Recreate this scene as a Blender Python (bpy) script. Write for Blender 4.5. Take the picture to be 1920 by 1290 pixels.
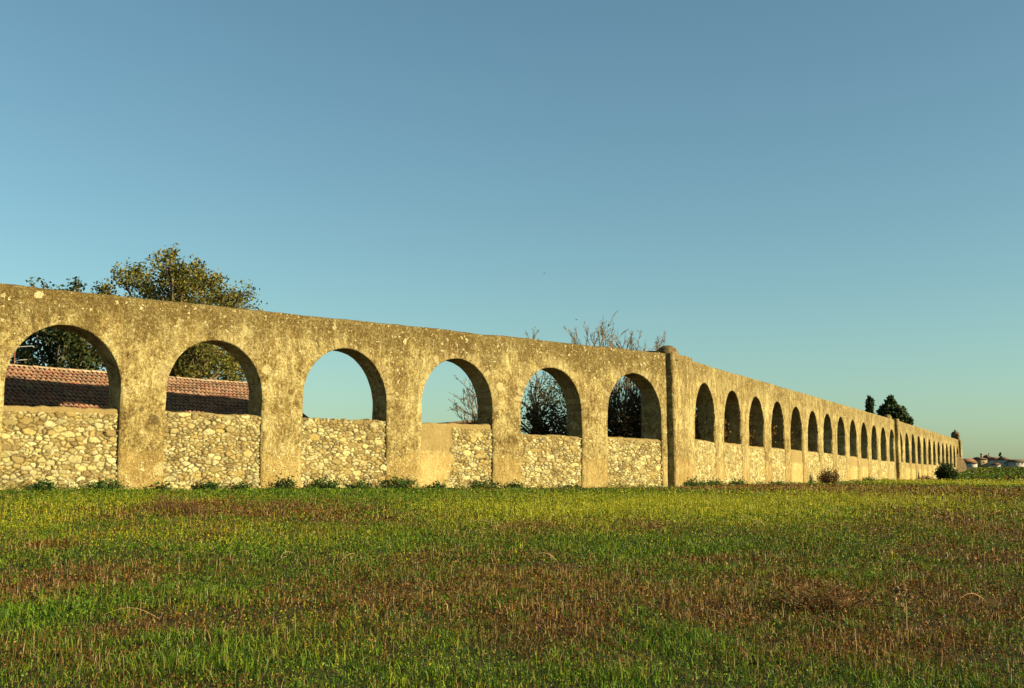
import bpy, math, random
import numpy as np
from mathutils import Vector, noise

S = bpy.context.scene
COL = S.collection
for o_ in list(bpy.data.objects):
    bpy.data.objects.remove(o_)
R = math.radians

# ------------------------------------------------------------------ camera
F_PX, PITCH = 2174.8, 0.1157                       # focal length in pixels of a 1920 wide frame
cam = bpy.data.cameras.new('camera')
cam.sensor_width = 36.0
cam.lens = F_PX / 1920 * 36.0
cam.clip_start, cam.clip_end = 0.1, 9000
camo = bpy.data.objects.new('camera', cam)
COL.objects.link(camo)
camo.location = (0, 0, 0)
camo.rotation_euler = (math.pi / 2 + PITCH, 0, 0)
S.camera = camo

# ------------------------------------------------------------------ sky, sun, exposure
SUN_AZ, SUN_EL = 108.0, 19.0                       # azimuth clockwise from +Y
W = bpy.data.worlds.new("World")
S.world = W
W.use_nodes = True
nt = W.node_tree
sky = nt.nodes.new('ShaderNodeTexSky')
sky.sky_type = 'NISHITA'
sky.sun_disc = False
sky.sun_elevation = R(SUN_EL)
sky.sun_rotation = R(SUN_AZ)
tint = nt.nodes.new('ShaderNodeMix')
tint.data_type = 'RGBA'
tint.blend_type = 'MULTIPLY'
tint.inputs[0].default_value = 1.0
tint.inputs[7].default_value = (0.83, 1.11, 1.04, 1)
nt.links.new(sky.outputs[0], tint.inputs[6])
nt.links.new(tint.outputs[2], nt.nodes['Background'].inputs[0])
nt.nodes['Background'].inputs[1].default_value = 0.054
sun = bpy.data.lights.new('sun', 'SUN')
sun.energy = 5.0
sun.angle = R(0.5)
sun.color = (1.0, 0.85, 0.53)
suno = bpy.data.objects.new('sun', sun)
COL.objects.link(suno)
sd = Vector((math.sin(R(SUN_AZ)) * math.cos(R(SUN_EL)), math.cos(R(SUN_AZ)) * math.cos(R(SUN_EL)), math.sin(R(SUN_EL))))
suno.rotation_euler = sd.to_track_quat('Z', 'Y').to_euler()
suno.location = sd * 60
S.view_settings.view_transform = 'Standard'
S.view_settings.look = 'None'
S.view_settings.gamma = 1.0
S.view_settings.exposure = 1.25
S.view_settings.use_curve_mapping = False
S.cycles.max_bounces = 6
S.cycles.diffuse_bounces = 1
S.cycles.transparent_max_bounces = 4

# ------------------------------------------------------------------ the site: corner of the aqueduct and its two directions
A1, A2, A3 = 0.856, 0.4652, 0.454                  # azimuths of the three runs of arches
C0 = np.array([5.698, 45.740])
D1 = np.array([math.sin(A1), math.cos(A1)])
D2 = np.array([math.sin(A2), math.cos(A2)])
D3 = np.array([math.sin(A3), math.cos(A3)])
N1 = np.array([-D1[1], D1[0]])                     # towards the back
N2 = np.array([-D2[1], D2[0]])
N3 = np.array([-D3[1], D3[0]])
B2 = np.array([32.738, 99.607])
PT, TH = 4.4, 0.816

def pix_ray(x, y):
    u, v = (x - 960) / F_PX, -(y - 645) / F_PX
    c, s = math.cos(PITCH), math.sin(PITCH)
    r = np.array([u, c - v * s, s + v * c])
    return r / r[1]

def at(x, y, Z):
    "point seen at photo position x, y at depth Z metres"
    return pix_ray(x, y) * Z

def sstep(x, a, b):
    t = np.clip((x - a) / (b - a), 0, 1)
    return t * t * (3 - 2 * t)

def vnoise(x, y, seed=0):
    "vectorised value noise, -1..1"
    xi, yi = np.floor(x), np.floor(y)
    fx, fy = x - xi, y - yi
    fx, fy = fx * fx * (3 - 2 * fx), fy * fy * (3 - 2 * fy)
    def h(a, b):
        v = np.sin(a * 127.1 + b * 311.7 + seed * 74.7) * 43758.5453
        return (v - np.floor(v)) * 2 - 1
    return (h(xi, yi) * (1 - fx) + h(xi + 1, yi) * fx) * (1 - fy) + (h(xi, yi + 1) * (1 - fx) + h(xi + 1, yi + 1) * fx) * fy

def fbm(x, y, seed=0, oct=4):
    s, a, t = 0, 1.0, 0
    for k in range(oct):
        s = s + a * vnoise(x * 2 ** k, y * 2 ** k, seed + k * 13)
        t += a
        a *= 0.55
    return s / t

def height(x, y):
    x, y = np.asarray(x, float), np.asarray(y, float)
    r = np.hypot(x, y)
    t = np.clip(r / 36.0, 0, 1)
    z = -1.50 + 1.12 * (1 - (1 - t) ** 1.5)
    z = z + 0.10 * sstep(-x, 3, 14) * sstep(r, 22, 33)
    z = z + 0.14 * sstep(r, 60, 95)
    z = z + 1.75 * sstep(r, 122, 187) * sstep(x, 8, 30)
    z = z + 0.0098 * np.clip(r - 178, 0, 900) * 0.97 * sstep(x, 8, 30)
    z = z + 0.05 * fbm(x * 0.22, y * 0.22, 5, 3) * sstep(r, 3, 8) * (1 - 0.6 * sstep(r, 40, 80))
    z = z + 0.035 * fbm(x * .9, y * .8, 15, 3) * sstep(r, 3, 6) * (1 - sstep(r, 40, 70))
    z = z - 30 * sstep(r, 1300, 3500)
    return z

def ground_at(x, y):
    r = pix_ray(x, y)
    lo = 3.0
    for Z in np.concatenate([np.arange(4, 60, .25), np.arange(60, 260, 1.0)]):
        p = r * Z
        if p[2] < height(p[0], p[1]):
            a, b = lo, Z
            for _ in range(20):
                m = (a + b) / 2
                q = r * m
                if q[2] < height(q[0], q[1]): b = m
                else: a = m
            return r * b
        lo = Z
    return r * 170.0

# ------------------------------------------------------------------ object helpers
def tag(o, label=None, cat=None, group=None, kind=None):
    if label: o['label'] = label
    if cat: o['category'] = cat
    if group: o['group'] = group
    if kind: o['kind'] = kind
    return o

def empty(name, loc, label, cat, group=None):
    o = bpy.data.objects.new(name, None)
    COL.objects.link(o)
    o.location = loc
    o.empty_display_size = 0.2
    return tag(o, label, cat, group)

def mk(name, V, faces, mat, parent=None, col=None, smooth=False, attrs=None):
    "one mesh object; faces is a list of (n,k) index arrays; V in world space"
    V = np.asarray(V, np.float32).reshape(-1, 3)
    if parent is not None:
        V = V - np.array(parent_loc(parent), np.float32)
    me = bpy.data.meshes.new(name)
    faces = [np.asarray(f, np.int32) for f in faces if len(f)]
    nl = sum(f.size for f in faces)
    npoly = sum(len(f) for f in faces)
    me.vertices.add(len(V))
    me.vertices.foreach_set('co', V.ravel())
    me.loops.add(nl)
    me.polygons.add(npoly)
    me.loops.foreach_set('vertex_index', np.concatenate([f.ravel() for f in faces]))
    tot = np.concatenate([np.full(len(f), f.shape[1], np.int32) for f in faces])
    me.polygons.foreach_set('loop_start', (np.cumsum(tot) - tot).astype(np.int32))
    if smooth:
        me.polygons.foreach_set('use_smooth', np.ones(npoly, bool))
    me.update(calc_edges=True)
    me.validate()
    if col is not None:
        a = me.attributes.new('Col', 'FLOAT_COLOR', 'POINT')
        c4 = np.ones((len(V), 4), np.float32)
        c4[:, :3] = col
        a.data.foreach_set('color', c4.ravel())
    for k, v in (attrs or {}).items():
        a = me.attributes.new(k, 'FLOAT', 'POINT')
        a.data.foreach_set('value', np.asarray(v, np.float32))
    me.materials.append(mat)
    o = bpy.data.objects.new(name, me)
    COL.objects.link(o)
    if parent is not None:
        o.parent = parent
    return o

def parent_loc(p):
    v = np.zeros(3)
    while p is not None:
        v = v + np.array(p.location)
        p = p.parent
    return v

class MB:
    "collects vertices and faces of one mesh"
    def __init__(s):
        s.v, s.q, s.t, s.c, s.n = [], [], [], [], 0
    def add(s, V, q=None, t=None, c=None):
        V = np.asarray(V, float).reshape(-1, 3)
        s.v.append(V)
        if q is not None and len(q): s.q.append(np.asarray(q, int) + s.n)
        if t is not None and len(t): s.t.append(np.asarray(t, int) + s.n)
        if c is not None: s.c.append(np.broadcast_to(np.asarray(c, float), (len(V), 3)))
        s.n += len(V)
    def box(s, o, ax, ay, az, c=None):
        o, ax, ay, az = [np.asarray(k, float) for k in (o, ax, ay, az)]
        V = [o, o + ax, o + ax + ay, o + ay, o + az, o + ax + az, o + ax + ay + az, o + ay + az]
        s.add(V, [[0, 3, 2, 1], [4, 5, 6, 7], [0, 1, 5, 4], [1, 2, 6, 5], [2, 3, 7, 6], [3, 0, 4, 7]], c=c)
    def tube(s, pts, rad, k=5, c=None):
        pts = np.asarray(pts, float)
        n = len(pts)
        d = np.gradient(pts, axis=0)
        d /= np.linalg.norm(d, axis=1)[:, None] + 1e-9
        ref = np.array([0.31, 0.17, 0.93]) if abs(d[0][2]) < .9 else np.array([0.9, .3, 0.1])
        a = np.cross(d, ref); a /= np.linalg.norm(a, axis=1)[:, None] + 1e-9
        b = np.cross(d, a)
        th = np.arange(k) / k * 2 * math.pi
        rad = np.broadcast_to(rad, (n,))
        V = pts[:, None] + rad[:, None, None] * (a[:, None] * np.cos(th)[None, :, None] + b[:, None] * np.sin(th)[None, :, None])
        q = []
        for i in range(n - 1):
            for j in range(k):
                q.append([i * k + j, i * k + (j + 1) % k, (i + 1) * k + (j + 1) % k, (i + 1) * k + j])
        s.add(V.reshape(-1, 3), q, c=c)
    def build(s, name, mat, parent=None, smooth=False):
        return mk(name, np.concatenate(s.v), [np.concatenate(f) for f in (s.q, s.t) if f], mat, parent,
                  np.concatenate(s.c) if s.c else None, smooth)

# ------------------------------------------------------------------ materials
class NT:
    def __init__(s, name):
        s.m = bpy.data.materials.new(name)
        s.m.use_nodes = True
        s.t = s.m.node_tree
        s.b = s.t.nodes['Principled BSDF']
        s.b.inputs['Roughness'].default_value = 0.9
        s.b.inputs['Specular IOR Level'].default_value = 0.15
        s.geo = s.t.nodes.new('ShaderNodeNewGeometry')
        s.pos = s.geo.outputs['Position']
    def lk(s, a, b): s.t.links.new(a, b)
    def inp(s, node, i, v):
        if hasattr(v, 'is_linked') or isinstance(v, bpy.types.NodeSocket): s.lk(v, node.inputs[i])
        else: node.inputs[i].default_value = v
    def vmath(s, op, a, b):
        n = s.t.nodes.new('ShaderNodeVectorMath'); n.operation = op
        s.inp(n, 0, a); s.inp(n, 1, b)
        return n.outputs[0]
    def math(s, op, a, b=0.0, clamp=False):
        n = s.t.nodes.new('ShaderNodeMath'); n.operation = op; n.use_clamp = clamp
        s.inp(n, 0, a); s.inp(n, 1, b)
        return n.outputs[0]
    def noise(s, vec, scale, detail=4, rough=.55, out=0, dist=0):
        n = s.t.nodes.new('ShaderNodeTexNoise')
        s.lk(vec, n.inputs['Vector'])
        n.inputs['Scale'].default_value = scale; n.inputs['Detail'].default_value = detail
        n.inputs['Roughness'].default_value = rough; n.inputs['Distortion'].default_value = dist
        return n.outputs[out]
    def vor(s, vec, scale, feature='F1', rnd=1.0):
        n = s.t.nodes.new('ShaderNodeTexVoronoi'); n.feature = feature
        s.lk(vec, n.inputs['Vector']); n.inputs['Scale'].default_value = scale
        n.inputs['Randomness'].default_value = rnd
        return n
    def ramp(s, fac, stops):
        n = s.t.nodes.new('ShaderNodeValToRGB')
        e = n.color_ramp.elements
        while len(e) < len(stops): e.new(0.5)
        for k, (p, c) in enumerate(stops):
            e[k].position = p
            e[k].color = (c, c, c, 1) if isinstance(c, (int, float)) else (*c, 1)
        s.lk(fac, n.inputs[0])
        return n.outputs[0]
    def mix(s, fac, a, b, mode='MIX'):
        n = s.t.nodes.new('ShaderNodeMix'); n.data_type = 'RGBA'; n.blend_type = mode
        s.inp(n, 0, fac)
        for i, v in ((6, a), (7, b)):
            if isinstance(v, tuple): n.inputs[i].default_value = (*v, 1)
            else: s.lk(v, n.inputs[i])
        return n.outputs[2]
    def z(s):
        n = s.t.nodes.new('ShaderNodeSeparateXYZ'); s.lk(s.pos, n.inputs[0]); return n.outputs[2]
    def mapping(s, scale):
        return s.vmath('MULTIPLY', s.pos, scale)
    def attr(s, name, out='Fac'):
        n = s.t.nodes.new('ShaderNodeAttribute'); n.attribute_name = name; return n.outputs[out]
    def bump(s, h, strength, dist):
        n = s.t.nodes.new('ShaderNodeBump')
        n.inputs['Strength'].default_value = strength; n.inputs['Distance'].default_value = dist
        s.lk(h, n.inputs['Height']); s.lk(n.outputs[0], s.b.inputs['Normal'])
    def base(s, c):
        if isinstance(c, tuple): s.b.inputs['Base Color'].default_value = (*c, 1)
        else: s.lk(c, s.b.inputs['Base Color'])
        return s.m

def plaster_colour(n, streaks=False):
    "old ochre lime plaster: lichen, bare stones, streaks"
    p = n.pos
    big = n.noise(p, 0.55, 5, .6)
    mid = n.noise(p, 2.6, 6, .62, dist=.4)
    fine = n.noise(p, 13, 5, .7)
    speck = n.noise(p, 34, 3, .7)
    strk = n.noise(n.mapping((10, 10, 3.2)), 1.0, 4, .65)
    v = n.math('ADD', n.math('MULTIPLY', big, .26), n.math('MULTIPLY', mid, .30))
    v = n.math('ADD', v, n.math('ADD', n.math('MULTIPLY', fine, .34), n.math('MULTIPLY', strk, .24)))
    base = n.ramp(v, [(.455, (.07, .043, .012)), (.525, (.205, .140, .048)), (.585, (.37, .285, .120)), (.645, (.56, .47, .24))])
    # vertical run-off streaks
    st = n.noise(n.mapping((2.4, 2.4, .22)), 1.0, 5, .6)
    stm = n.ramp(st, [(.50, 0.0), (.66, 1.0)])
    base = n.mix(n.math('MULTIPLY', stm, .75 if streaks else .38), base, (.20, .135, .05))
    # dark lichen band under the top
    zt = n.math('ADD', n.z(), n.math('MULTIPLY', n.math('SUBTRACT', n.noise(p, .9, 5, .65), .5), 2.2))
    zt = n.math('ADD', zt, n.math('MULTIPLY', n.math('SUBTRACT', n.noise(n.mapping((3.4, 3.4, .16)), 1.0, 4, .6), .5), 2.6))
    lic = n.ramp(n.math('MULTIPLY', n.math('SUBTRACT', zt, 3.2), .5), [(.26, 0.0), (.62, 1.0)])
    lic = n.math('MULTIPLY', lic, n.ramp(fine, [(.44, 1.0), (.68, .60)]))
    base = n.mix(n.math('MULTIPLY', lic, .82 if not streaks else .45), base, (.105, .068, .018))
    # warm earthy foot
    zb = n.math('ADD', n.z(), n.math('MULTIPLY', n.math('SUBTRACT', n.noise(p, 1.1, 3, .6), .5), 1.1))
    foot = n.ramp(n.math('MULTIPLY', n.math('SUBTRACT', 1.2, zb), .8), [(.30, 0.0), (.42, 1.0)])
    base = n.mix(n.math('MULTIPLY', foot, .42), base, (.40, .26, .085))
    # grey mortar cap
    cap = n.ramp(n.math('ADD', n.z(), n.math('MULTIPLY', mid, .1)), [(0.0, 0.0), (1.0, 1.0)])
    # bare stones showing through
    pd = n.vmath('ADD', p, n.vmath('MULTIPLY', n.vmath('SUBTRACT', n.noise(p, 9, 4, .65, 1), (.5, .5, .5)), (.34, .34, .34)))
    vo = n.vor(n.vmath('MULTIPLY', pd, (1, 1, 1.25)), 7.5)
    sepc = n.t.nodes.new('ShaderNodeSeparateColor'); n.lk(vo.outputs['Color'], sepc.inputs[0])
    size = n.math('MULTIPLY', sepc.outputs[1], .42)
    disk = n.ramp(n.math('SUBTRACT', n.math('ADD', size, .03), vo.outputs['Distance']), [(0.0, 0.0), (.06, 1.0)])
    sx = n.t.nodes.new('ShaderNodeSeparateXYZ'); n.lk(p, sx.inputs[0])
    more = n.math('MULTIPLY', n.ramp(n.math('MULTIPLY', n.math('ADD', sx.outputs[0], 12.0), .06), [(.15, 0.0), (.6, 1.0)]), .13)
    zhi = n.math('MULTIPLY', n.ramp(n.math('MULTIPLY', n.z(), .25), [(.35, 0.0), (.75, 1.0)]), .07)
    thr = n.math('ADD', n.math('ADD', n.noise(p, .42, 4, .6), n.math('ADD', more, zhi)), n.math('MULTIPLY', sepc.outputs[0], .42))
    show = n.ramp(thr, [(.705, 0.0), (.735, 1.0)])
    stone = n.math('MULTIPLY', disk, show)
    base = n.mix(stone, base, n.mix(sepc.outputs[2], (.64, .56, .34), (.45, .35, .17)))
    # voussoirs round the arches where the plaster has fallen
    ring, vou = n.attr('ring'), n.attr('vou')
    band = n.math('MULTIPLY', n.ramp(ring, [(.20, 0.0), (.32, 1.0)]), n.ramp(n.math('ADD', n.noise(p, 1.2, 4, .6), n.math('MULTIPLY', more, .6)), [(.54, 0.0), (.66, 1.0)]))
    vq = n.math('ADD', n.math('MULTIPLY', vou, 4.6), n.math('MULTIPLY', n.noise(p, 4, 3, .6), .9))
    fr = n.math('FRACT', vq)
    wn = n.t.nodes.new('ShaderNodeTexWhiteNoise'); wn.noise_dimensions = '1D'; n.lk(n.math('FLOOR', vq), wn.inputs['W'])
    slot = n.ramp(fr, [(.06, 0.0), (.16, 1.0), (.84, 1.0), (.94, 0.0)])
    vst = n.math('MULTIPLY', band, slot)
    base = n.mix(n.math('MULTIPLY', band, .40), base, (.13, .085, .03))
    base = n.mix(n.math('MULTIPLY', vst, .6), base, n.mix(wn.outputs['Value'], (.30, .21, .085), (.62, .52, .29)))
    # single old scars and larger bare stones of the first run
    if not streaks:
        for sx_, sy_, sr_, sc_ in ((287, 787, .17, (.11, .075, .025)), (266, 767, .08, (.13, .09, .03)), (72, 552, .11, (.62, .54, .33)), (265, 577, .05, (.62, .54, .33)), (500, 693, .16, (.50, .42, .22)),
                                   (545, 735, .10, (.14, .095, .03)), (760, 640, .09, (.60, .52, .31)), (937, 725, .17, (.52, .44, .24)), (300, 880, .20, (.46, .38, .19)), (700, 905, .16, (.50, .38, .16))):
            ry_ = pix_ray(sx_, sy_)
            t_, k_ = np.linalg.solve(np.array([[D1[0], -ry_[0]], [D1[1], -ry_[1]]]), -C0)
            dn_ = n.t.nodes.new('ShaderNodeVectorMath'); dn_.operation = 'DISTANCE'
            n.lk(n.vmath('ADD', p, n.vmath('MULTIPLY', n.vmath('SUBTRACT', n.noise(p, 6, 3, .6, 1), (.5, .5, .5)), (.18, .18, .12))), dn_.inputs[0])
            dn_.inputs[1].default_value = tuple(ry_ * k_)
            ds = n.ramp(n.math('MULTIPLY', dn_.outputs['Value'], .5 / sr_), [(.40, .9), (.52, 0.0)])
            base = n.mix(ds, base, sc_)
    # small pits and grit
    pits = n.ramp(speck, [(.34, 1.0), (.42, 0.0)])
    base = n.mix(n.math('MULTIPLY', pits, .65), base, (.09, .06, .025))
    grit = n.ramp(n.noise(n.vmath('ADD', p, (7.3, 2.1, 4.4)), 26, 3, .7), [(.60, 0.0), (.68, 1.0)])
    base = n.mix(n.math('MULTIPLY', grit, .55), base, (.68, .57, .34))
    h = n.math('ADD', n.math('MULTIPLY', fine, .55), n.math('MULTIPLY', speck, .35))
    h = n.math('ADD', h, n.math('MULTIPLY', mid, .8))
    h = n.math('ADD', h, n.math('MULTIPLY', stone, .35))
    h = n.math('SUBTRACT', h, n.math('MULTIPLY', pits, .25))
    return n.mix(1.0, base, (.86, .845, .72), 'MULTIPLY'), h

def mat_plaster(name, streaks=False):
    n = NT(name)
    c, h = plaster_colour(n, streaks)
    n.bump(h, 1.0, 0.09)
    return n.base(c)

def mat_rubble(name):
    n = NT(name)
    p = n.pos
    col = n.attr('Col', 'Color')
    g = n.noise(p, 15, 5, .7)
    col = n.mix(n.ramp(g, [(.38, .6), (.58, 0.0)]), col, (.20, .135, .05))
    grit = n.noise(p, 38, 3, .7)
    col = n.mix(n.ramp(grit, [(.56, 0.0), (.68, .4)]), col, (.60, .52, .32))
    lich = n.ramp(n.math('ADD', n.noise(p, 1.7, 5, .65), n.math('MULTIPLY', n.math('SUBTRACT', n.z(), 1.0), .08)), [(.54, 0.0), (.66, 1.0)])
    col = n.mix(n.math('MULTIPLY', lich, .5), col, (.15, .10, .032))
    pc, ph = plaster_colour(n)
    zz_ = n.math('ADD', n.z(), n.math('MULTIPLY', n.math('SUBTRACT', n.noise(p, 2.2, 4, .6), .5), .5))
    pc = n.mix(n.ramp(n.math('SUBTRACT', zz_, .85), [(.0, 0.0), (.12, .75)]), pc, (.13, .085, .028))
    pm = n.ramp(n.math('ADD', n.attr('plaster'), n.math('MULTIPLY', n.math('SUBTRACT', n.noise(p, 6, 5, .65), .5), .9)), [(.45, 0.0), (.55, 1.0)])
    col = n.mix(pm, col, n.mix(.35, pc, (.34, .245, .095)))
    n.bump(n.math('ADD', n.math('MULTIPLY', g, .6), n.math('MULTIPLY', grit, .3)), 1.0, .05)
    return n.base(col)

def mat_leaf(name, trans=.3, rough=.6):
    n = NT(name)
    c = n.attr('Col', 'Color')
    n.b.inputs['Roughness'].default_value = rough
    n.lk(c, n.b.inputs['Base Color'])
    tr = n.t.nodes.new('ShaderNodeBsdfTranslucent')
    n.lk(c, tr.inputs[0])
    mx = n.t.nodes.new('ShaderNodeMixShader')
    mx.inputs[0].default_value = trans
    n.lk(n.b.outputs[0], mx.inputs[1]); n.lk(tr.outputs[0], mx.inputs[2])
    n.lk(mx.outputs[0], n.t.nodes['Material Output'].inputs[0])
    return n.m

def mat_var(name, a, b, scale=6, rough=.85, bump=.3, dist=.02):
    n = NT(name)
    v = n.noise(n.pos, scale, 5, .6)
    n.b.inputs['Roughness'].default_value = rough
    if bump: n.bump(v, bump, dist)
    return n.base(n.ramp(v, [(.36, tuple(k * .82 for k in a)), (.64, tuple(k * .82 for k in b))]))

def mat_tile(name):
    n = NT(name)
    c = n.attr('Col', 'Color')
    f = n.noise(n.pos, 9, 4, .65)
    c = n.mix(n.ramp(f, [(.50, 0.0), (.66, .75)]), c, (.10, .065, .035))
    n.bump(f, .4, .02)
    return n.base(c)

def mat_ground():
    n = NT('field_soil')
    c = n.attr('Col', 'Color')
    f = n.noise(n.pos, 3.2, 6, .7)
    g = n.noise(n.pos, 17, 5, .7)
    c = n.mix(n.ramp(f, [(.42, .6), (.62, 0.0)]), c, (.045, .038, .014))
    c = n.mix(n.ramp(g, [(.50, 0.0), (.68, .55)]), c, (.19, .15, .045))
    n.bump(g, .8, .08)
    return n.base(c)

M_PLASTER = mat_plaster('weathered_plaster')
M_PLASTER2 = mat_plaster('streaked_plaster', True)
M_RUBBLE = mat_rubble('rubble_masonry')
M_LEAF = mat_leaf('leaf')
M_GRASS = mat_leaf('grass_blade', .28, .5)
M_DARKLEAF = mat_leaf('evergreen_leaf', .1)
M_BARK = mat_var('bark', (.07, .05, .03), (.17, .125, .075), 9)
M_TWIG = mat_var('twig', (.10, .07, .035), (.27, .195, .10), 5, bump=0)
M_TILE = mat_tile('clay_tile')
M_OLDWHITE = mat_var('dull_limewash', (.33, .30, .24), (.48, .44, .36), 2.5)
M_WHITE = mat_var('limewash', (.62, .60, .54), (.80, .78, .72), 2.5)
M_CREAM = mat_var('cream_render', (.50, .42, .28), (.66, .57, .40), 2.5)
M_BROWNWALL = mat_var('brown_render', (.22, .15, .08), (.34, .24, .13), 2.5)
M_DARKROOF = mat_var('old_roof', (.07, .05, .035), (.17, .10, .06), 3)
M_REDROOF = mat_var('red_roof', (.16, .07, .035), (.27, .12, .055), 3)
M_METAL = mat_var('galvanised_metal', (.50, .48, .44), (.72, .70, .65), 14, .45, .1)
M_RUST = mat_var('rusty_metal', (.16, .06, .03), (.30, .11, .05), 14, .7, .2)
M_DARKGLASS = mat_var('window_glass', (.02, .025, .03), (.05, .055, .06), 2, .15, 0)
M_BIRD = mat_var('dark_feather', (.012, .012, .012), (.03, .028, .025), 20, .7, 0)
M_GROUND = mat_ground()

# ------------------------------------------------------------------ ground and the field's patches of colour
PATCH = {}
def patch_list(kind, spec):
    out = []
    for cx, cy, rx, ry, st in spec:
        c = ground_at(cx, cy)
        up, dn = ground_at(cx, cy - ry), ground_at(cx, cy + ry)
        out.append((c[0], c[1], rx / F_PX * c[1], max((up[1] - dn[1]) / 2, .4), st))
    PATCH[kind] = out
patch_list('brown', [(480, 955, 230, 18, .8), (330, 950, 60, 20, .9), (110, 1022, 60, 12, .8), (1000, 1085, 230, 30, .7), (1010, 1150, 150, 40, .9),
                     (780, 1110, 170, 30, .6), (120, 1100, 160, 32, .75), (1440, 1055, 130, 18, .9), (1000, 995, 100, 14, .7), (1540, 1115, 90, 40, .9), (1780, 1130, 190, 50, .8),
                     (1650, 1200, 260, 30, .8), (1300, 1130, 230, 40, .75), (1480, 915, 240, 9, 1.0), (1850, 990, 110, 30, .8), (1750, 960, 160, 16, .6), (1180, 985, 130, 14, .5),
                     (960, 1180, 120, 22, .7), (660, 1140, 80, 20, .6), (270, 1175, 90, 26, .6), (1850, 1050, 120, 30, .6), (260, 1230, 100, 20, .45), (1150, 1230, 100, 24, .4)])
patch_list('yellow', [(1260, 947, 350, 22, 1.0), (1010, 958, 190, 24, .95), (1600, 937, 250, 15, 1.0), (1840, 908, 160, 6, 1.0), (1350, 975, 300, 16, .6), (70, 980, 130, 30, .6),
                      (420, 1000, 320, 24, .4), (150, 945, 200, 14, .5), (900, 975, 120, 14, .5)])
patch_list('lush', [(500, 922, 500, 7, .9), (1150, 925, 250, 7, .7), (720, 1015, 150, 24, .8), (470, 1030, 200, 22, .6), (1220, 1030, 260, 30, .7), (1500, 1090, 120, 14, .7), (1380, 1070, 120, 12, .6),
                    (330, 1115, 130, 18, .5), (90, 1150, 130, 40, 1.0), (500, 1225, 320, 40, .9), (850, 1250, 300, 40, .8), (1250, 1200, 160, 30, .7), (1330, 1270, 330, 34, .8), (1850, 1190, 100, 20, .6),
                    (1700, 1030, 120, 16, .6), (1450, 1000, 160, 12, .4), (1780, 890, 130, 6, .8), (1750, 1280, 200, 20, .5)])

def patch(kind, x, y):
    v = np.zeros_like(x)
    wx = x + 0.9 * fbm(x * .5, y * .3, 41, 3) * np.clip(y / 25, .4, 2)
    wy = y + 1.6 * fbm(x * .4, y * .25, 43, 3) * np.clip(y / 25, .4, 2)
    for cx, cy, rx, ry, st in PATCH[kind]:
        d = ((wx - cx) / rx) ** 2 + ((wy - cy) / ry) ** 2
        v = np.maximum(v, st * np.exp(-d * .9))
    return v

def field_weights(x, y):
    n1 = fbm(x * .55, y * .40, 21, 4)
    n2 = fbm(x * .7, y * .5, 29, 4)
    n3 = fbm(x * 1.9, y * 1.3, 71, 3)
    b = patch('brown', x, y) * 1.0 + .36 * n1 + .55 * n3 + .20 + .18 * sstep(np.hypot(x, y), 26, 12) * n2
    ye = patch('yellow', x, y) + .18 * n2
    lu = patch('lush', x, y) + .15 * n1
    b = np.clip(b - .50 * lu - .50 * ye, 0, .92)
    return b, np.clip(ye, 0, 1), np.clip(lu, 0, 1)

def build_ground():
    rr = np.concatenate([np.arange(.5, 60, .35), np.arange(60, 200, 1.0), np.geomspace(200, 6000, 50)])
    nf, nb = 260, 90
    az = np.concatenate([np.linspace(-42, 42, nf), np.linspace(42, 318, nb)[1:-1]])
    az = np.radians(az)
    na = len(az)
    X = rr[:, None] * np.sin(az)[None]
    Y = rr[:, None] * np.cos(az)[None]
    Z = height(X, Y)
    b, ye, lu = field_weights(X, Y)
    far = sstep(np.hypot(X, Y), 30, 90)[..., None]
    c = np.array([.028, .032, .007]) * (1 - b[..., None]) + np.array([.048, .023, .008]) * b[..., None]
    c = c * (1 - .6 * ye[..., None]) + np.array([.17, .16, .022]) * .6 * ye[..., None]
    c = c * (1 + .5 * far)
    V = np.stack([X, Y, Z], -1).reshape(-1, 3)
    i = np.arange(len(rr) - 1)[:, None]
    j = np.arange(na)[None]
    q = np.stack([i * na + j, (i + 1) * na + j, (i + 1) * na + (j + 1) % na, i * na + (j + 1) % na], -1).reshape(-1, 4)[:, ::-1]
    # close the small hole under the photographer
    V = np.vstack([V, [[0, 0, height(0, 0)]]])
    t = np.stack([np.full(na, len(V) - 1), np.arange(na), (np.arange(na) + 1) % na], -1)[:, ::-1]
    cc = np.vstack([c.reshape(-1, 3), [[.06, .07, .02]]])
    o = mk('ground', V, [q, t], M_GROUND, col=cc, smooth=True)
    tag(o, kind='structure')
build_ground()

# ------------------------------------------------------------------ the aqueduct
aq = empty('aqueduct', (C0[0], C0[1], float(height(*C0))),
           'long weathered stone aqueduct of round arches crossing the meadow, with small domed turrets', 'aqueduct')

def disp(P, amp=1.0):
    "slight unevenness of hand-made masonry"
    out = P.copy()
    for k, (x, y, z) in enumerate(P):
        v = Vector((x, y, z))
        a = noise.noise_vector(v * .55) * .022 + noise.noise_vector(v * 1.9 + Vector((9, 3, 1))) * .012 + noise.noise_vector(v * 5.5) * .010
        out[k, 0] += a.x * amp; out[k, 1] += a.y * amp; out[k, 2] += a.z * amp
    return out

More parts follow.
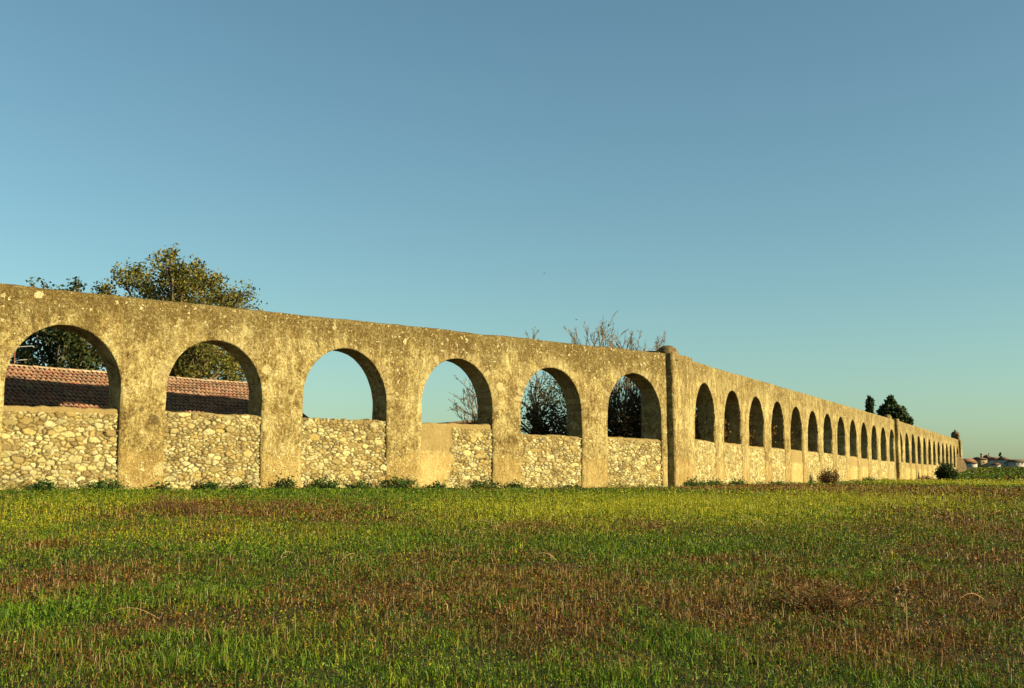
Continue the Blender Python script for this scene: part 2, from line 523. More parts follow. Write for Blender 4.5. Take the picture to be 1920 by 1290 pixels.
def arcade(name, O, d, nback, arches, t0, t1, ztop, du, dz, nb, mat, zbot=-1.3, tilt=0.0):
    "one run of arches: a solid wall with openings; arches = (centre, half width, crown height)"
    zs = 2.42
    cols = []                                     # (t, z_low or None for pier)
    t = t0
    segs = []
    for (tc, w, cz) in arches:
        segs.append(('p', t, tc - w)); segs.append(('a', tc, w, cz)); t = tc + w
    segs.append(('p', t, t1))
    T, ZL, pier_runs = [], [], []
    for sg in segs:
        if sg[0] == 'p':
            n = max(2, int(round((sg[2] - sg[1]) / du)) + 1)
            u = np.linspace(sg[1], sg[2], n)
            a = len(T)
            T += list(u); ZL += [zs] * n
            pier_runs.append((a, a + n - 1))
        else:
            _, tc, w, cz = sg
            x = -np.cos(np.linspace(0, math.pi, nb))[1:-1]
            T += list(tc + w * x)
            ZL += list(zs + (cz - zs) * np.sqrt(1 - x * x))
    T, ZL = np.array(T), np.array(ZL)
    nc = len(T)
    top = ztop + tilt * (T - T[0]) + np.array([.022 * noise.noise(Vector((tt * .4, 3.1, ztop))) + .010 * noise.noise(Vector((tt * 2.7, 1.7, ztop))) for tt in T])
    n2 = max(6, int(round((ztop - zs) / dz)))
    n1 = max(6, int(round((zs - zbot) / dz)))
    MBk = MB()
    V, Q = [], []
    def grid(Pg, flip=False):
        a, b = Pg.shape[:2]
        base = sum(len(v) for v in V)
        V.append(Pg.reshape(-1, 3))
        i = np.arange(a - 1)[:, None]; j = np.arange(b - 1)[None]
        q = base + np.stack([i * b + j, (i + 1) * b + j, (i + 1) * b + j + 1, i * b + j + 1], -1).reshape(-1, 4)
        Q.append(q[:, ::-1] if flip else q)
    def P(tt, zz, bb):
        tt, zz, bb = np.broadcast_arrays(tt, zz, bb)
        return np.stack([O[0] + d[0] * tt + nback[0] * bb, O[1] + d[1] * tt + nback[1] * bb, zz], -1)
    s = np.linspace(0, 1, n2 + 1)[None]
    zt_front = (top - .10)[:, None]
    up = ZL[:, None] + (zt_front - ZL[:, None]) * s
    lowz = np.linspace(zbot, zs, n1 + 1)[None]
    for bb, fl in ((0.0, False), (TH, True)):
        grid(P(T[:, None], up, bb), fl)
        for a, b in pier_runs:
            grid(P(T[a:b + 1, None], lowz, bb), fl)
    # rounded mortar cap
    bq = np.array([0, .03, .10, .22, TH / 2, TH - .22, TH - .1, TH - .03, TH])
    zq = np.array([-.10, -.035, .0, .02, .035, .02, 0, -.035, -.10])
    grid(P(T[:, None], top[:, None] + zq[None], bq[None]), False)
    # intrados of each opening
    bt = np.linspace(0, TH, 6)
    for k, (tc, w, cz) in enumerate(arches):
        zl = lowz[0]
        x = -np.cos(np.linspace(0, math.pi, nb))
        pt = np.concatenate([np.full(n1, tc - w), tc + w * x, np.full(n1, tc + w)])
        pz = np.concatenate([zl[:-1], zs + (cz - zs) * np.sqrt(np.clip(1 - x * x, 0, 1)), zl[::-1][1:]])
        grid(P(pt[:, None], pz[:, None], bt[None]), False)
    # end walls
    for tt, tz, fl in ((t0, top[0], True), (t1, top[-1], False)):
        zz = np.concatenate([lowz[0], zs + (tz - .1 - zs) * s[0][1:]])
        grid(P(tt, zz[:, None], bt[None]), fl)
    Vv = disp(np.concatenate(V))
    Vr = np.concatenate(V)
    tt_ = (Vr[:, 0] - O[0]) * d[0] + (Vr[:, 1] - O[1]) * d[1]
    ring, vou = np.full(len(Vr), 9.0), np.zeros(len(Vr))
    for (tc, w, cz) in arches:
        dx, dz_ = tt_ - tc, (Vr[:, 2] - zs) * w / (cz - zs)
        rr_ = np.hypot(dx, dz_) - w
        k_ = (dz_ > -.1) & (rr_ < ring)
        ring[k_] = np.abs(rr_[k_]); vou[k_] = np.arctan2(dz_[k_], dx[k_]) * w + tc * 7
    o = mk(name, Vv, [np.concatenate(Q)], mat, aq, attrs={'ring': np.clip(1 - ring / .42, 0, 1), 'vou': vou})
    # weld the seams so that shading is continuous
    import bmesh
    bm = bmesh.new(); bm.from_mesh(o.data)
    bmesh.ops.remove_doubles(bm, verts=bm.verts, dist=.0015)
    bmesh.ops.recalc_face_normals(bm, faces=bm.faces)
    bm.to_mesh(o.data); bm.free()
    return o

STONE = np.array([[.40, .345, .18], [.32, .26, .115], [.46, .41, .24], [.27, .205, .08], [.36, .325, .19], [.17, .12, .045], [.31, .225, .08], [.43, .375, .18]])
def stones(tt, zz, seed, big=1.0):
    "irregular rubble over a patch of wall: relief and colour at each point (t, z)"
    rg = np.random.default_rng(seed)
    t0, t1, z0, z1 = tt.min() - .1, tt.max() + .1, zz.min() - .1, zz.max() + .1
    area = (t1 - t0) * (z1 - z0)
    P_, r_ = np.zeros((0, 2)), np.zeros(0)
    for lo, hi, tries in ((.15, .21, 2.2), (.095, .13, 11), (.055, .075, 45), (.028, .042, 150)):
        for _ in range(int(area * tries)):
            c = np.array([rg.uniform(t0, t1), rg.uniform(z0, z1)])
            r = rg.uniform(lo, hi) * big
            if len(P_) and np.any(np.hypot((P_[:, 0] - c[0]) * .8, (P_[:, 1] - c[1]) * 1.5) < .84 * (r_ + r)): continue
            P_ = np.vstack([P_, c]); r_ = np.append(r_, r)
    wt = tt + .026 * vnoise(tt * 7, zz * 7, seed) + .014 * vnoise(tt * 23, zz * 23, seed + 1)
    wz = zz + .026 * vnoise(tt * 7 + 5, zz * 7, seed + 2) + .014 * vnoise(tt * 23, zz * 23 + 7, seed + 3)
    q = np.stack([wt.ravel(), wz.ravel()], 1)
    f1, f2 = np.full(len(q), 9.0), np.full(len(q), 9.0)
    i1, i2 = np.zeros(len(q), int), np.zeros(len(q), int)
    for k in range(len(P_)):
        pw = ((q[:, 0] - P_[k, 0]) * .8) ** 2 + ((q[:, 1] - P_[k, 1]) * 1.5) ** 2 - .42 * r_[k] ** 2
        c1 = pw < f1
        f2 = np.where(c1, f1, np.minimum(f2, pw)); i2 = np.where(c1, i1, np.where(pw <= f2, k, i2))
        f1 = np.where(c1, pw, f1); i1 = np.where(c1, k, i1)
    sep = np.hypot((P_[i1, 0] - P_[i2, 0]) * .8, (P_[i1, 1] - P_[i2, 1]) * 1.5) + 1e-3
    edge = (f2 - f1) / (2 * sep)
    jw = .014 + .010 * vnoise(q[:, 0] * 5, q[:, 1] * 5, seed + 5)
    face = sstep(edge, jw * .6, jw + .006)
    n_ = len(P_)
    tilt = rg.normal(0, .13, (n_, 2)); out = rg.uniform(-.008, .024, n_)
    relief = face * (.020 + out[i1] + tilt[i1, 0] * (q[:, 0] - P_[i1, 0]) + tilt[i1, 1] * (q[:, 1] - P_[i1, 1])) + .012 * sstep(edge, 0, .025)
    cs = STONE[rg.integers(0, len(STONE), n_)] * rg.uniform(.75, 1.22, (n_, 1)) * np.array([1.0, 1.0, .84])
    mort_shade = np.array([.020, .013, .005]) + (np.array([.11, .078, .028]) - np.array([.020, .013, .005])) * sstep(vnoise(q[:, 0] * 3.1, q[:, 1] * 3.1, seed + 9), .0, .7)[:, None]  # deep shade of the joints put into the mortar colour
    col = mort_shade * (1 - face[:, None]) + cs[i1] * face[:, None]
    return relief.reshape(tt.shape), col.reshape(tt.shape + (3,))

def infill(O, d, nback, tc, w, zl, zr, plaster=None, step=.022, rec=.045, rough=.03, label=None, zbot=-.75, big=1.0):
    "rubble wall closing the foot of one arch"
    t0, t1 = tc - w - .03, tc + w + .03
    n = int((t1 - t0) / step) + 1
    m = int((zl - zbot) / step) + 1
    tt = np.linspace(t0, t1, n)
    k = (tt - t0) / (t1 - t0)
    sd_ = tc * 3.17
    topz = zl + (zr - zl) * k + np.array([rough * 1.3 * noise.noise(Vector((t * 1.6, sd_, 0))) + rough * noise.noise(Vector((t * 5.2, sd_, 4))) for t in tt])
    ss = np.linspace(0, 1, m)
    dep = TH - .14
    V, Q, PA = [], [], []
    def P(a, z, b):
        a, z, b = np.broadcast_arrays(a, z, b)
        return np.stack([O[0] + d[0] * a + nback[0] * b, O[1] + d[1] * a + nback[1] * b, z], -1)
    def grid(G):
        a, b = G.shape[:2]
        base = sum(len(v) for v in V)
        V.append(G.reshape(-1, 3))
        i = np.arange(a - 1)[:, None]; j = np.arange(b - 1)[None]
        Q.append(base + np.stack([i * b + j, (i + 1) * b + j, (i + 1) * b + j + 1, i * b + j + 1], -1).reshape(-1, 4))
    zc = zbot + (topz[:, None] - .05 - zbot) * ss[None]
    bq = np.array([0, .03, .10, dep / 2, dep - .08])
    zq = np.array([-.05, -.012, .01, .015, .0])
    zall = np.concatenate([zc, topz[:, None] + zq[None][:, 1:]], 1)
    ball = np.concatenate([np.zeros(m), bq[1:]])
    tg = np.broadcast_to(tt[:, None], zall.shape)
    # the stones run over the top edge: use the unrolled height along the profile
    zu = zall + np.concatenate([np.zeros(m), bq[1:]])[None]
    rel, cst = stones(tg, zu, int(abs(tc) * 37) % 9973 + 11, big)
    pl = plaster(np.broadcast_to(k[:, None], zall.shape), zall, topz[:, None] - zall) if plaster else np.zeros(zall.shape)
    rel = rel * (1 - .85 * sstep(pl, .4, .6))
    und = np.array([[noise.noise(Vector((a_, z_ * 1.0, sd_))) for z_ in zall[0]] for a_ in tt * 1.3]) * .02
    b_off = rec + ball[None] - np.where(ball[None] < .05, 1, .2) * (rel - .015) + und
    zall = zall + np.where(ball[None] > .02, 1, 0) * rel * .6
    grid(P(tg, zall, b_off))
    V[-1] = V[-1]
    back = np.stack([np.full(n, rec + dep), np.full(n, rec + dep)], 1)
    grid(P(np.stack([tt, tt], 1), np.stack([topz - .03, np.full(n, zbot)], 1), back))
    j_ = np.arange(n - 1); e_ = zall.shape[1]
    base2 = n * e_
    Q.append(np.stack([j_ * e_ + e_ - 1, (j_ + 1) * e_ + e_ - 1, base2 + (j_ + 1) * 2, base2 + j_ * 2], -1))
    cc_ = np.vstack([cst.reshape(-1, 3), np.tile([[.20, .14, .06]], (2 * n, 1))])
    o = mk('infill_wall', np.concatenate(V), [np.concatenate(Q)], M_RUBBLE, aq, col=cc_, attrs={'plaster': np.concatenate([pl.ravel(), np.zeros(2 * n)])})
    if label: o['label'] = label
    return o

# first run, five times photographed face-on: (centre, half width, crown), sill left and right
RUN1 = [(-27.6, 1.52, 4.06), (-23.19, 1.52, 4.06), (-18.86, 1.50, 3.99), (-14.43, 1.55, 4.07), (-9.97, 1.53, 4.05), (-5.62, 1.50, 4.03), (-1.24, 1.53, 4.08)]
SILL1 = [(1.86, 1.86), (1.85, 1.88), (1.88, 1.85), (1.82, 1.83), (1.82, 1.85), (1.58, 1.55), (1.58, 1.54)]
arcade('arcade_wall', C0, D1, N1, RUN1, -34.0, .70, 5.0, .13, .13, 40, M_PLASTER)
capb = lambda h: (lambda k, z, dt: sstep(h - dt, -.10, .10) * .9)
def patched(k, z, dt):
    kk = k + .045 * vnoise(z * 3.3, k * 2, 7) + .03 * vnoise(z * 9, k * 9, 8)
    return np.maximum(sstep(.46 - kk - .14 * sstep(.35 - z, 0, .6), -.07, .07) * 1.0, sstep(.16 - dt, -.05, .05) * .8)
P1 = [capb(.1), capb(.14), capb(.03), None, patched, capb(.05), capb(.08)]
LB1 = [None, 'rubble wall with a smooth plaster band along its top', None, 'bare rubble wall', 'rubble wall with its left half plastered over', None, None]
for a, s_, p_, l_ in zip(RUN1, SILL1, P1, LB1):
    infill(C0, D1, N1, a[0], a[1], s_[0], s_[1], p_, label=l_)

RUN2 = [(6.42 + 4.385 * i, 1.52, c) for i, c in enumerate([4.22, 4.20, 4.18, 4.19, 4.14, 4.12, 4.18, 4.18, 4.18, 4.17, 4.15, 4.18, 4.17])]
SILL2 = [1.68, 1.68, 1.64, 1.66, 1.65, 1.66, 1.64, 1.56, 1.57, 1.50, 1.44, 1.42, 1.43]
arcade('arcade_wall', C0, D2, N2, RUN2, .45, 60.5, 5.08, .16, .16, 32, M_PLASTER2)
full = lambda k, z, dt: np.ones_like(k) * .75 + 0 * z
half = lambda k, z, dt: .36 + 0 * z + 0 * k
P2 = [capb(.03), capb(.12), capb(.10), capb(.06), full, capb(.06), capb(.05), half, full, full, half, half, half]
for a, z_, p_ in zip(RUN2, SILL2, P2):
    infill(C0, D2, N2, a[0], a[1], z_, z_ - .02, p_, step=.04, label='infill wall smoothed over with plaster' if p_ is full else None)

RUN3 = [(3.72 + 4.415 * i, 1.50, c) for i, c in enumerate([4.12, 4.2, 4.26, 4.22, 4.2, 4.2, 4.1, 4.14, 4.14, 4.2, 4.2, 4.25, 4.2])]
arcade('arcade_wall', B2, D3, N3, RUN3, -.05, 60.0, 5.10, .25, .22, 24, M_PLASTER2)
P3 = [half, full, full, full, full, half, None, None, None, None, None, None, None]
for i, (a, p_) in enumerate(zip(RUN3, P3)):
    z_ = 1.45 if i < 7 else 1.5 - .05 * (i - 7)
    infill(B2, D3, N3, a[0], a[1], z_, z_, p_, step=.09, rough=.03 if i < 7 else .22, label='infill wall smoothed over with plaster' if p_ is full else None)

def prism(name, poly_bot, poly_top, z0, z1, mat, parent, nz=22, sub=.14):
    "battered pier from a footprint polygon, closed at the top"
    pb, pt_ = np.asarray(poly_bot, float), np.asarray(poly_top, float)
    rb, rt = [], []
    for i in range(len(pb)):
        j = (i + 1) % len(pb)
        n = max(2, int(np.linalg.norm(pb[j] - pb[i]) / sub))
        for k in range(n):
            rb.append(pb[i] + (pb[j] - pb[i]) * k / n); rt.append(pt_[i] + (pt_[j] - pt_[i]) * k / n)
    rb, rt = np.array(rb), np.array(rt)
    m = len(rb)
    zz = np.linspace(0, 1, nz)
    V = np.stack([np.concatenate([rb + (rt - rb) * k, np.full((m, 1), z0 + (z1 - z0) * k)], 1) for k in zz]).reshape(-1, 3)
    i = np.arange(nz - 1)[:, None]; j = np.arange(m)[None]
    q = np.stack([i * m + j, i * m + (j + 1) % m, (i + 1) * m + (j + 1) % m, (i + 1) * m + j], -1).reshape(-1, 4)
    c = rt.mean(0)
    V = np.vstack([V, [[c[0], c[1], z1 + .03]]])
    t = np.stack([(nz - 1) * m + np.arange(m), (nz - 1) * m + (np.arange(m) + 1) % m, np.full(m, len(V) - 1)], -1)
    return mk(name, disp(V), [q, t], mat, parent)

def lathe(name, cx, cy, prof, mat, parent, k=28, amp=.6):
    V, q = [], []
    for r, z in prof:
        for j in range(k):
            a = j / k * 2 * math.pi
            V.append((cx + r * math.cos(a), cy + r * math.sin(a), z))
    n = len(prof)
    for i in range(n - 1):
        for j in range(k):
            q.append([i * k + j, i * k + (j + 1) % k, (i + 1) * k + (j + 1) % k, (i + 1) * k + j])
    return mk(name, disp(np.array(V), amp), [np.array(q)], mat, parent, smooth=True)

def dome_prof(r, z0, h):
    return [(r, z0 - .25)] + [(r * math.cos(a), z0 + h * math.sin(a)) for a in np.linspace(0, math.pi / 2 * .985, 10)] + [(.001, z0 + h)]

M_DOME = mat_var('lichened_dome', (.07, .045, .016), (.24, .17, .07), 7, .9, .8, .05)
M_TURRET = mat_var('brown_with_shade', (.05, .032, .015), (.17, .115, .05), 5, .9, .6, .05)  # turret's shaded face put into a darker colour; ruined wall shares the brown
fp = lambda O, d, nb_, t, b: O + d * t - nb_ * b
def foot(O, d, nb_, pts): return [fp(O, d, nb_, t, b) for t, b in pts]
# corner buttress: taller inner part, then a lower step
b1 = prism('buttress', foot(C0, D2, N2, [(.62, -.6), (.62, .58), (2.3, .58), (2.3, -.6)]),
           foot(C0, D2, N2, [(.60, -.6), (.60, .51), (2.25, .51), (2.25, -.6)]), -1.2, 5.0, M_PLASTER2, aq)
b1['label'] = 'broad corner buttress with a brown dome on top'
prism('step', foot(C0, D2, N2, [(2.2, -.5), (2.2, .53), (3.4, .50), (3.52, -.5)]),
      foot(C0, D2, N2, [(2.2, -.5), (2.2, .46), (3.32, .42), (3.42, -.5)]), -1.2, 5.03, M_PLASTER2, b1)
dc = C0 + D2 * 1.1 - N2 * .10
lathe('dome', dc[0], dc[1], dome_prof(.46, 4.99, .38), M_DOME, b1, amp=.12)
# second buttress
b2 = prism('buttress', foot(C0, D2, N2, [(60.7, -.5), (60.7, .32), (61.7, .32), (61.7, -.5)]),
           foot(C0, D2, N2, [(60.7, -.5), (60.7, .28), (61.65, .28), (61.65, -.5)]), -1.2, 5.14, M_PLASTER2, aq)
b2['label'] = 'narrow buttress halfway along the far run of arches'
dc = C0 + D2 * 59.4 + N2 * .36
lathe('dome', dc[0], dc[1], dome_prof(.36, 5.10, .36), M_PLASTER2, b2, 18, .3)
# last buttress with its square domed turret
b3 = prism('buttress', foot(B2, D3, N3, [(58.6, -.5), (58.6, .34), (59.9, .34), (59.9, -.5)]),
           foot(B2, D3, N3, [(58.6, -.5), (58.6, .30), (59.85, .30), (59.85, -.5)]), -1.2, 5.12, M_PLASTER2, aq)
b3['label'] = 'last buttress carrying a square domed turret'
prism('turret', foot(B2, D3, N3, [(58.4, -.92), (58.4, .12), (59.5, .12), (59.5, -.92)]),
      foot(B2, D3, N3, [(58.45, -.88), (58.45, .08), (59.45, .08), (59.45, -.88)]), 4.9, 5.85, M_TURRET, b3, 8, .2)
dc = B2 + D3 * 58.95 + N3 * .4
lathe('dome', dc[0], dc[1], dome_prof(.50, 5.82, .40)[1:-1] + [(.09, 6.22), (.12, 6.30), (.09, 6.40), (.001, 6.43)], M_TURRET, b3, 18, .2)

# ------------------------------------------------------------------ grass
rng = np.random.default_rng(7)
def in_field(x, y, margin=.06):
    f1 = -((x - C0[0]) * N1[0] + (y - C0[1]) * N1[1])
    f2 = -((x - C0[0]) * N2[0] + (y - C0[1]) * N2[1])
    return np.maximum(f1, f2) > margin

def scatter(r0, r1, dens, az=41.0):
    n = int(dens * (r1 * r1 - r0 * r0) * R(az))
    r = np.sqrt(rng.uniform(r0 * r0, r1 * r1, n)); a = rng.uniform(-R(az), R(az), n)
    x, y = r * np.sin(a), r * np.cos(a)
    k = in_field(x, y)
    return x[k], y[k]

def blades(x, y, h, w, lean, col, tipcol=None):
    n = len(x)
    z = height(x, y) - .015
    a = rng.uniform(0, 2 * math.pi, n)               # facing
    l = rng.uniform(0, 2 * math.pi, n)               # lean direction
    L = lean * np.abs(rng.normal(0, 1, n)) * h
    wx, wy = np.cos(a) * w / 2, np.sin(a) * w / 2
    lx, ly = np.cos(l) * L, np.sin(l) * L
    base = np.stack([x, y, z], -1)
    side = np.stack([wx, wy, np.zeros(n)], -1)
    m = np.stack([lx * .3, ly * .3, h * .58], -1)
    tp = np.stack([lx, ly, h * np.clip(1 - .25 * (L / h) ** 2, .5, 1)], -1)
    V = np.stack([base - side, base + side, base + m + side * .8, base + m - side * .8, base + tp], 1).reshape(-1, 3)
    i = np.arange(n)[:, None] * 5
    q = i + np.array([[0, 1, 2, 3]]); t = i + np.array([[3, 2, 4]])
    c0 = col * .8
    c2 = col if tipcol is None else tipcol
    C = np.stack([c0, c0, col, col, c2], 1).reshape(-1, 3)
    return V, q, t, C

def collect(name, chunks, label, cat):
    V, Q, T_, C_, n = [], [], [], [], 0
    for v, q, t, c in chunks:
        V.append(v); Q.append(q + n); T_.append(t + n); C_.append(c); n += len(v)
    o = mk(name, np.concatenate(V), [np.concatenate(Q), np.concatenate(T_)], M_GRASS, col=np.concatenate(C_))
    tag(o, label, cat, kind='stuff')
    return o

GREEN = np.array([[.038, .088, .004], [.066, .126, .006], [.13, .185, .010], [.014, .034, .003]])
OLIVE = np.array([[.15, .125, .014], [.10, .095, .012], [.19, .14, .026]])
YELL = np.array([[.27, .27, .012], [.20, .23, .012], [.33, .29, .016]])
BROWN = np.array([[.155, .062, .012], [.100, .037, .009], [.20, .100, .020], [.055, .026, .007]])
STRAW = np.array([[.36, .24, .10], [.26, .15, .06], [.42, .30, .14]])
def pick(pal, n): return pal[rng.integers(0, len(pal), n)] * rng.uniform(.75, 1.2, (n, 1))

def leaf_cloud(c, s, pal, up=.2):
    "two-triangle folded leaves centred on c"
    n = len(c)
    nrm = rng.normal(0, 1, (n, 3)); nrm[:, 2] += up * 3
    nrm /= np.linalg.norm(nrm, axis=1)[:, None]
    d = rng.normal(0, 1, (n, 3))
    d -= (d * nrm).sum(1)[:, None] * nrm
    d /= np.linalg.norm(d, axis=1)[:, None]
    e = np.cross(nrm, d)
    s = np.broadcast_to(s, (n,))[:, None] * rng.uniform(.7, 1.25, (n, 1))
    V = np.stack([c - d * s * .55, c + e * s * .32 + nrm * s * .06, c + d * s * .6, c - e * s * .32 + nrm * s * .06], 1).reshape(-1, 3)
    q = np.arange(n)[:, None] * 4 + np.array([[0, 1, 2, 3]])
    C = np.repeat(pick(pal, n), 4, 0)
    return V, q, C


RINGS = [(4.0, 9, 2600, 1.0, .0060), (9, 13, 1900, 1.0, .0075), (13, 20, 1100, 1.0, .0095), (20, 30, 620, 1.0, .013), (30, 48, 300, 1.1, .020), (48, 80, 90, 1.3, .038), (80, 125, 30, 1.25, .07), (125, 190, 12, 1.5, .12)]
green_ch, dry_ch, flower_ch = [], [], []
def herb(x, y, h, size, col):
    "small broad leaves lying at all angles among the blades"
    c = np.stack([x, y, height(x, y) + h], -1)
    V, q, C = leaf_cloud(c, size, np.array([[1.0, 1, 1]]), .25)
    return V, q, np.zeros((0, 3), int), np.repeat(col, 4, 0)
for r0, r1, dens, hs, w in RINGS:
    x, y = scatter(r0, r1, dens)
    b, ye, lu = field_weights(x, y)
    n = len(x)
    u = rng.random(n)
    isb = u < b * .74 + .09
    isy = (~isb) & (rng.random(n) < ye * 1.2)
    iso = (~isb) & (~isy) & (rng.random(n) < .34 - .25 * lu)
    col = pick(GREEN, n) * (1.15 + .30 * lu[:, None])
    col[iso] = pick(OLIVE, iso.sum()); col[isy] = pick(YELL, isy.sum())
    clump = np.clip(.6 + .9 * (fbm(x * 1.7, y * 1.7, 61, 3) + .5), .3, 2)
    h = rng.uniform(.022, .072, n) * hs * (1 + .50 * lu) * clump
    k = ~isb
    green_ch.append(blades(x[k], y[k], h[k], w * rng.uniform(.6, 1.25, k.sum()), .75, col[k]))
    xb, yb = x[isb], y[isb]
    nb_ = len(xb)
    cb = pick(BROWN, nb_)
    st = rng.random(nb_) < .10
    cb[st] = pick(STRAW, st.sum())
    hb = rng.uniform(.02, .075, nb_) * hs * (clump[isb] * .5 + .5)
    hb[st] *= 1.9
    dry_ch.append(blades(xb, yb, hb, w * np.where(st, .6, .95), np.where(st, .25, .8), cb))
    # tussocks of longer blades
    if r0 < 30:
        tx, ty = scatter(r0, r1, 3.2 if r0 < 13 else 1.6)
        _, _, tl = field_weights(tx, ty)
        m = 26
        rx_ = np.repeat(tx, m) + rng.normal(0, .035, len(tx) * m); ry_ = np.repeat(ty, m) + rng.normal(0, .035, len(tx) * m)
        tcol = np.repeat(np.where(rng.random(len(tx))[:, None] < .25, pick(OLIVE, len(tx)), pick(GREEN[:3], len(tx)) * 1.15), m, 0) * rng.uniform(.8, 1.2, (len(rx_), 1))
        green_ch.append(blades(rx_, ry_, rng.uniform(.05, .12, len(rx_)), np.full(len(rx_), w * .8), .75, tcol))
    # broad-leaved herbs
    xx, yy = scatter(r0, r1, dens * .42)
    b2, y2, l2 = field_weights(xx, yy)
    m = rng.random(len(xx)) < b2
    hh = rng.uniform(.01, .07, len(xx)) * hs
    green_ch.append(herb(xx[~m], yy[~m], hh[~m], w * 2.5, np.where((rng.random((~m).sum()) < y2[~m])[:, None], pick(YELL, (~m).sum()), pick(GREEN, (~m).sum()))))
    dry_ch.append(herb(xx[m], yy[m], hh[m], w * 3.0, pick(BROWN, m.sum())))
    xx, yy = scatter(r0, r1, dens * .10)
    _, yf, _ = field_weights(xx, yy)
    kk = rng.random(len(xx)) < yf * (.9 if r0 > 13 else .3)
    xx, yy = xx[kk], yy[kk]
    nf_ = kk.sum()
    hf = rng.uniform(.10, .22, nf_) * hs
    flower_ch.append(blades(xx, yy, hf, np.full(nf_, w * .55), .2, pick(YELL, nf_)))
    flower_ch.append(herb(xx, yy, hf, w * 1.5, pick(np.array([[.42, .36, .03], [.36, .33, .03]]), nf_)))
# taller growth hugging the foot of the walls
for O_, d_, nb2, t0_, t1_, m_, w_ in ((C0, D1, N1, -34, .6, 6500, .05), (C0, D2, N2, .6, 60, 6000, .07)):
    t_ = rng.uniform(t0_, t1_, m_); o_ = np.abs(rng.normal(0, .38, m_)) + .05
    if d_ is D2: o_ = o_ + np.where(t_ < 3.6, .6, 0)
    x, y = O_[0] + d_[0] * t_ - nb2[0] * o_, O_[1] + d_[1] * t_ - nb2[1] * o_
    g_ = np.clip(.15 + 1.1 * fbm(t_ * 1.1, t_ * 0 + 3.3, 83, 3), 0, 1)
    k = rng.random(m_) < .25 + g_
    x, y, g_ = x[k], y[k], g_[k]
    green_ch.append(herb(x, y, rng.uniform(.02, .12, len(x)) + g_ * rng.uniform(0, .26, len(x)), w_, pick(np.array([[.035, .075, .012], [.05, .10, .015], [.075, .13, .02]]), len(x))))
# a few long bent straws lying in the near grass
lx, ly = scatter(6, 22, .22)
lv = MB()
for x_, y_ in zip(lx, ly):
    a_ = rng.uniform(0, 6.28); L_ = rng.uniform(.15, .45)
    p0 = np.array([x_, y_, float(height(x_, y_)) + .02]); p1_ = p0 + np.array([math.cos(a_) * L_, math.sin(a_) * L_, 0])
    p1_[2] = float(height(p1_[0], p1_[1])) + rng.uniform(.03, .10)
    hu = rng.uniform(.02, .07); sd2 = np.array([-math.sin(a_), math.cos(a_), 0]) * rng.normal(0, .04)
    lv.tube([p0 + (p1_ - p0) * f_ + (np.array([0, 0, hu]) + sd2) * math.sin(f_ * math.pi) for f_ in np.linspace(0, 1, 8)], np.linspace(.004, .0018, 8), 3, c=STRAW[rng.integers(0, 3)])
lq = np.concatenate(lv.q)
dry_ch.append((np.concatenate(lv.v), lq, np.zeros((0, 3), int), np.concatenate(lv.c)))
collect('grass', green_ch, 'short green and yellowish grass covering the meadow', 'grass')
collect('dry_weeds', dry_ch, 'reddish brown dry weeds and straw stalks in patches of the meadow', 'dry weeds')
collect('wildflowers', flower_ch, 'yellow flowering weeds in the band of meadow before the arches', 'wildflowers')

# ------------------------------------------------------------------ leaves and branches
def curve(a, b, bend=.12, n=6):
    a, b = np.asarray(a, float), np.asarray(b, float)
    L = np.linalg.norm(b - a)
    t = np.linspace(0, 1, n)[:, None]
    off = rng.normal(0, bend * L, 3)
    off[2] = abs(off[2]) * .5
    j = rng.normal(0, .02 * L, (n, 3)); j[0] = 0; j[-1] = 0
    return a + (b - a) * t + off * (4 * t * (1 - t)) * .5 + j

def leafy_tree(name, base, fork_z, lobes, Z, leafn, leafs, pal, label, cat, mat, depth=1.6, trunk_r=.28, group=None, twigs=5):
    "trunk with limbs to each lobe of the crown; a lobe = photo x, y, radius px at depth Z, density"
    base = np.array([base[0], base[1], float(height(base[0], base[1]))])
    root = empty(name, tuple(base), label, cat, group)
    wood, lc = MB(), []
    fork = base + np.array([rng.normal(0, .15), rng.normal(0, .15), fork_z])
    wood.tube(curve(base - np.array([0, 0, .3]), fork, .03, 8), np.linspace(trunk_r * 1.25, trunk_r * .75, 8), 9)
    for (px, py, rp, dn) in lobes:
        c = at(px, py, Z + rng.normal(0, depth))
        r = rp / F_PX * Z * .86
        mid = fork + (c - fork) * rng.uniform(.35, .55) + np.array([0, 0, .25])
        Ld = np.linalg.norm(c - fork)
        wood.tube(np.vstack([curve(fork, mid, .1, 5), curve(mid, c, .1, 5)[1:]]), np.linspace(trunk_r * .42, .03, 9), 6)
        nt_ = max(5, int(twigs * 3 * (r / .8)))
        dirs = rng.normal(0, 1, (nt_, 3)); dirs /= np.linalg.norm(dirs, axis=1)[:, None]
        rad = r * rng.uniform(.35, 1.08, nt_) ** .7
        ends = c + dirs * rad[:, None] * np.array([1, 1.15, .95])
        for e in ends:
            wood.tube(curve(c + (e - c) * .05 + (mid - c) * rng.uniform(0, .2), e, .12, 4), np.linspace(.022, .006, 4), 4)
        per = max(4, int(leafn * dn * (r / .8) ** 2 * 12 / nt_))
        cl = np.repeat(ends, per, 0) + rng.normal(0, .11 + .075 * r, (nt_ * per, 3))
        lc.append(cl)
    wood.build('trunk', M_BARK, root)
    V, q, C = leaf_cloud(np.concatenate(lc), leafs, pal)
    mk('crown', V, [q], mat, root, C)
    return root

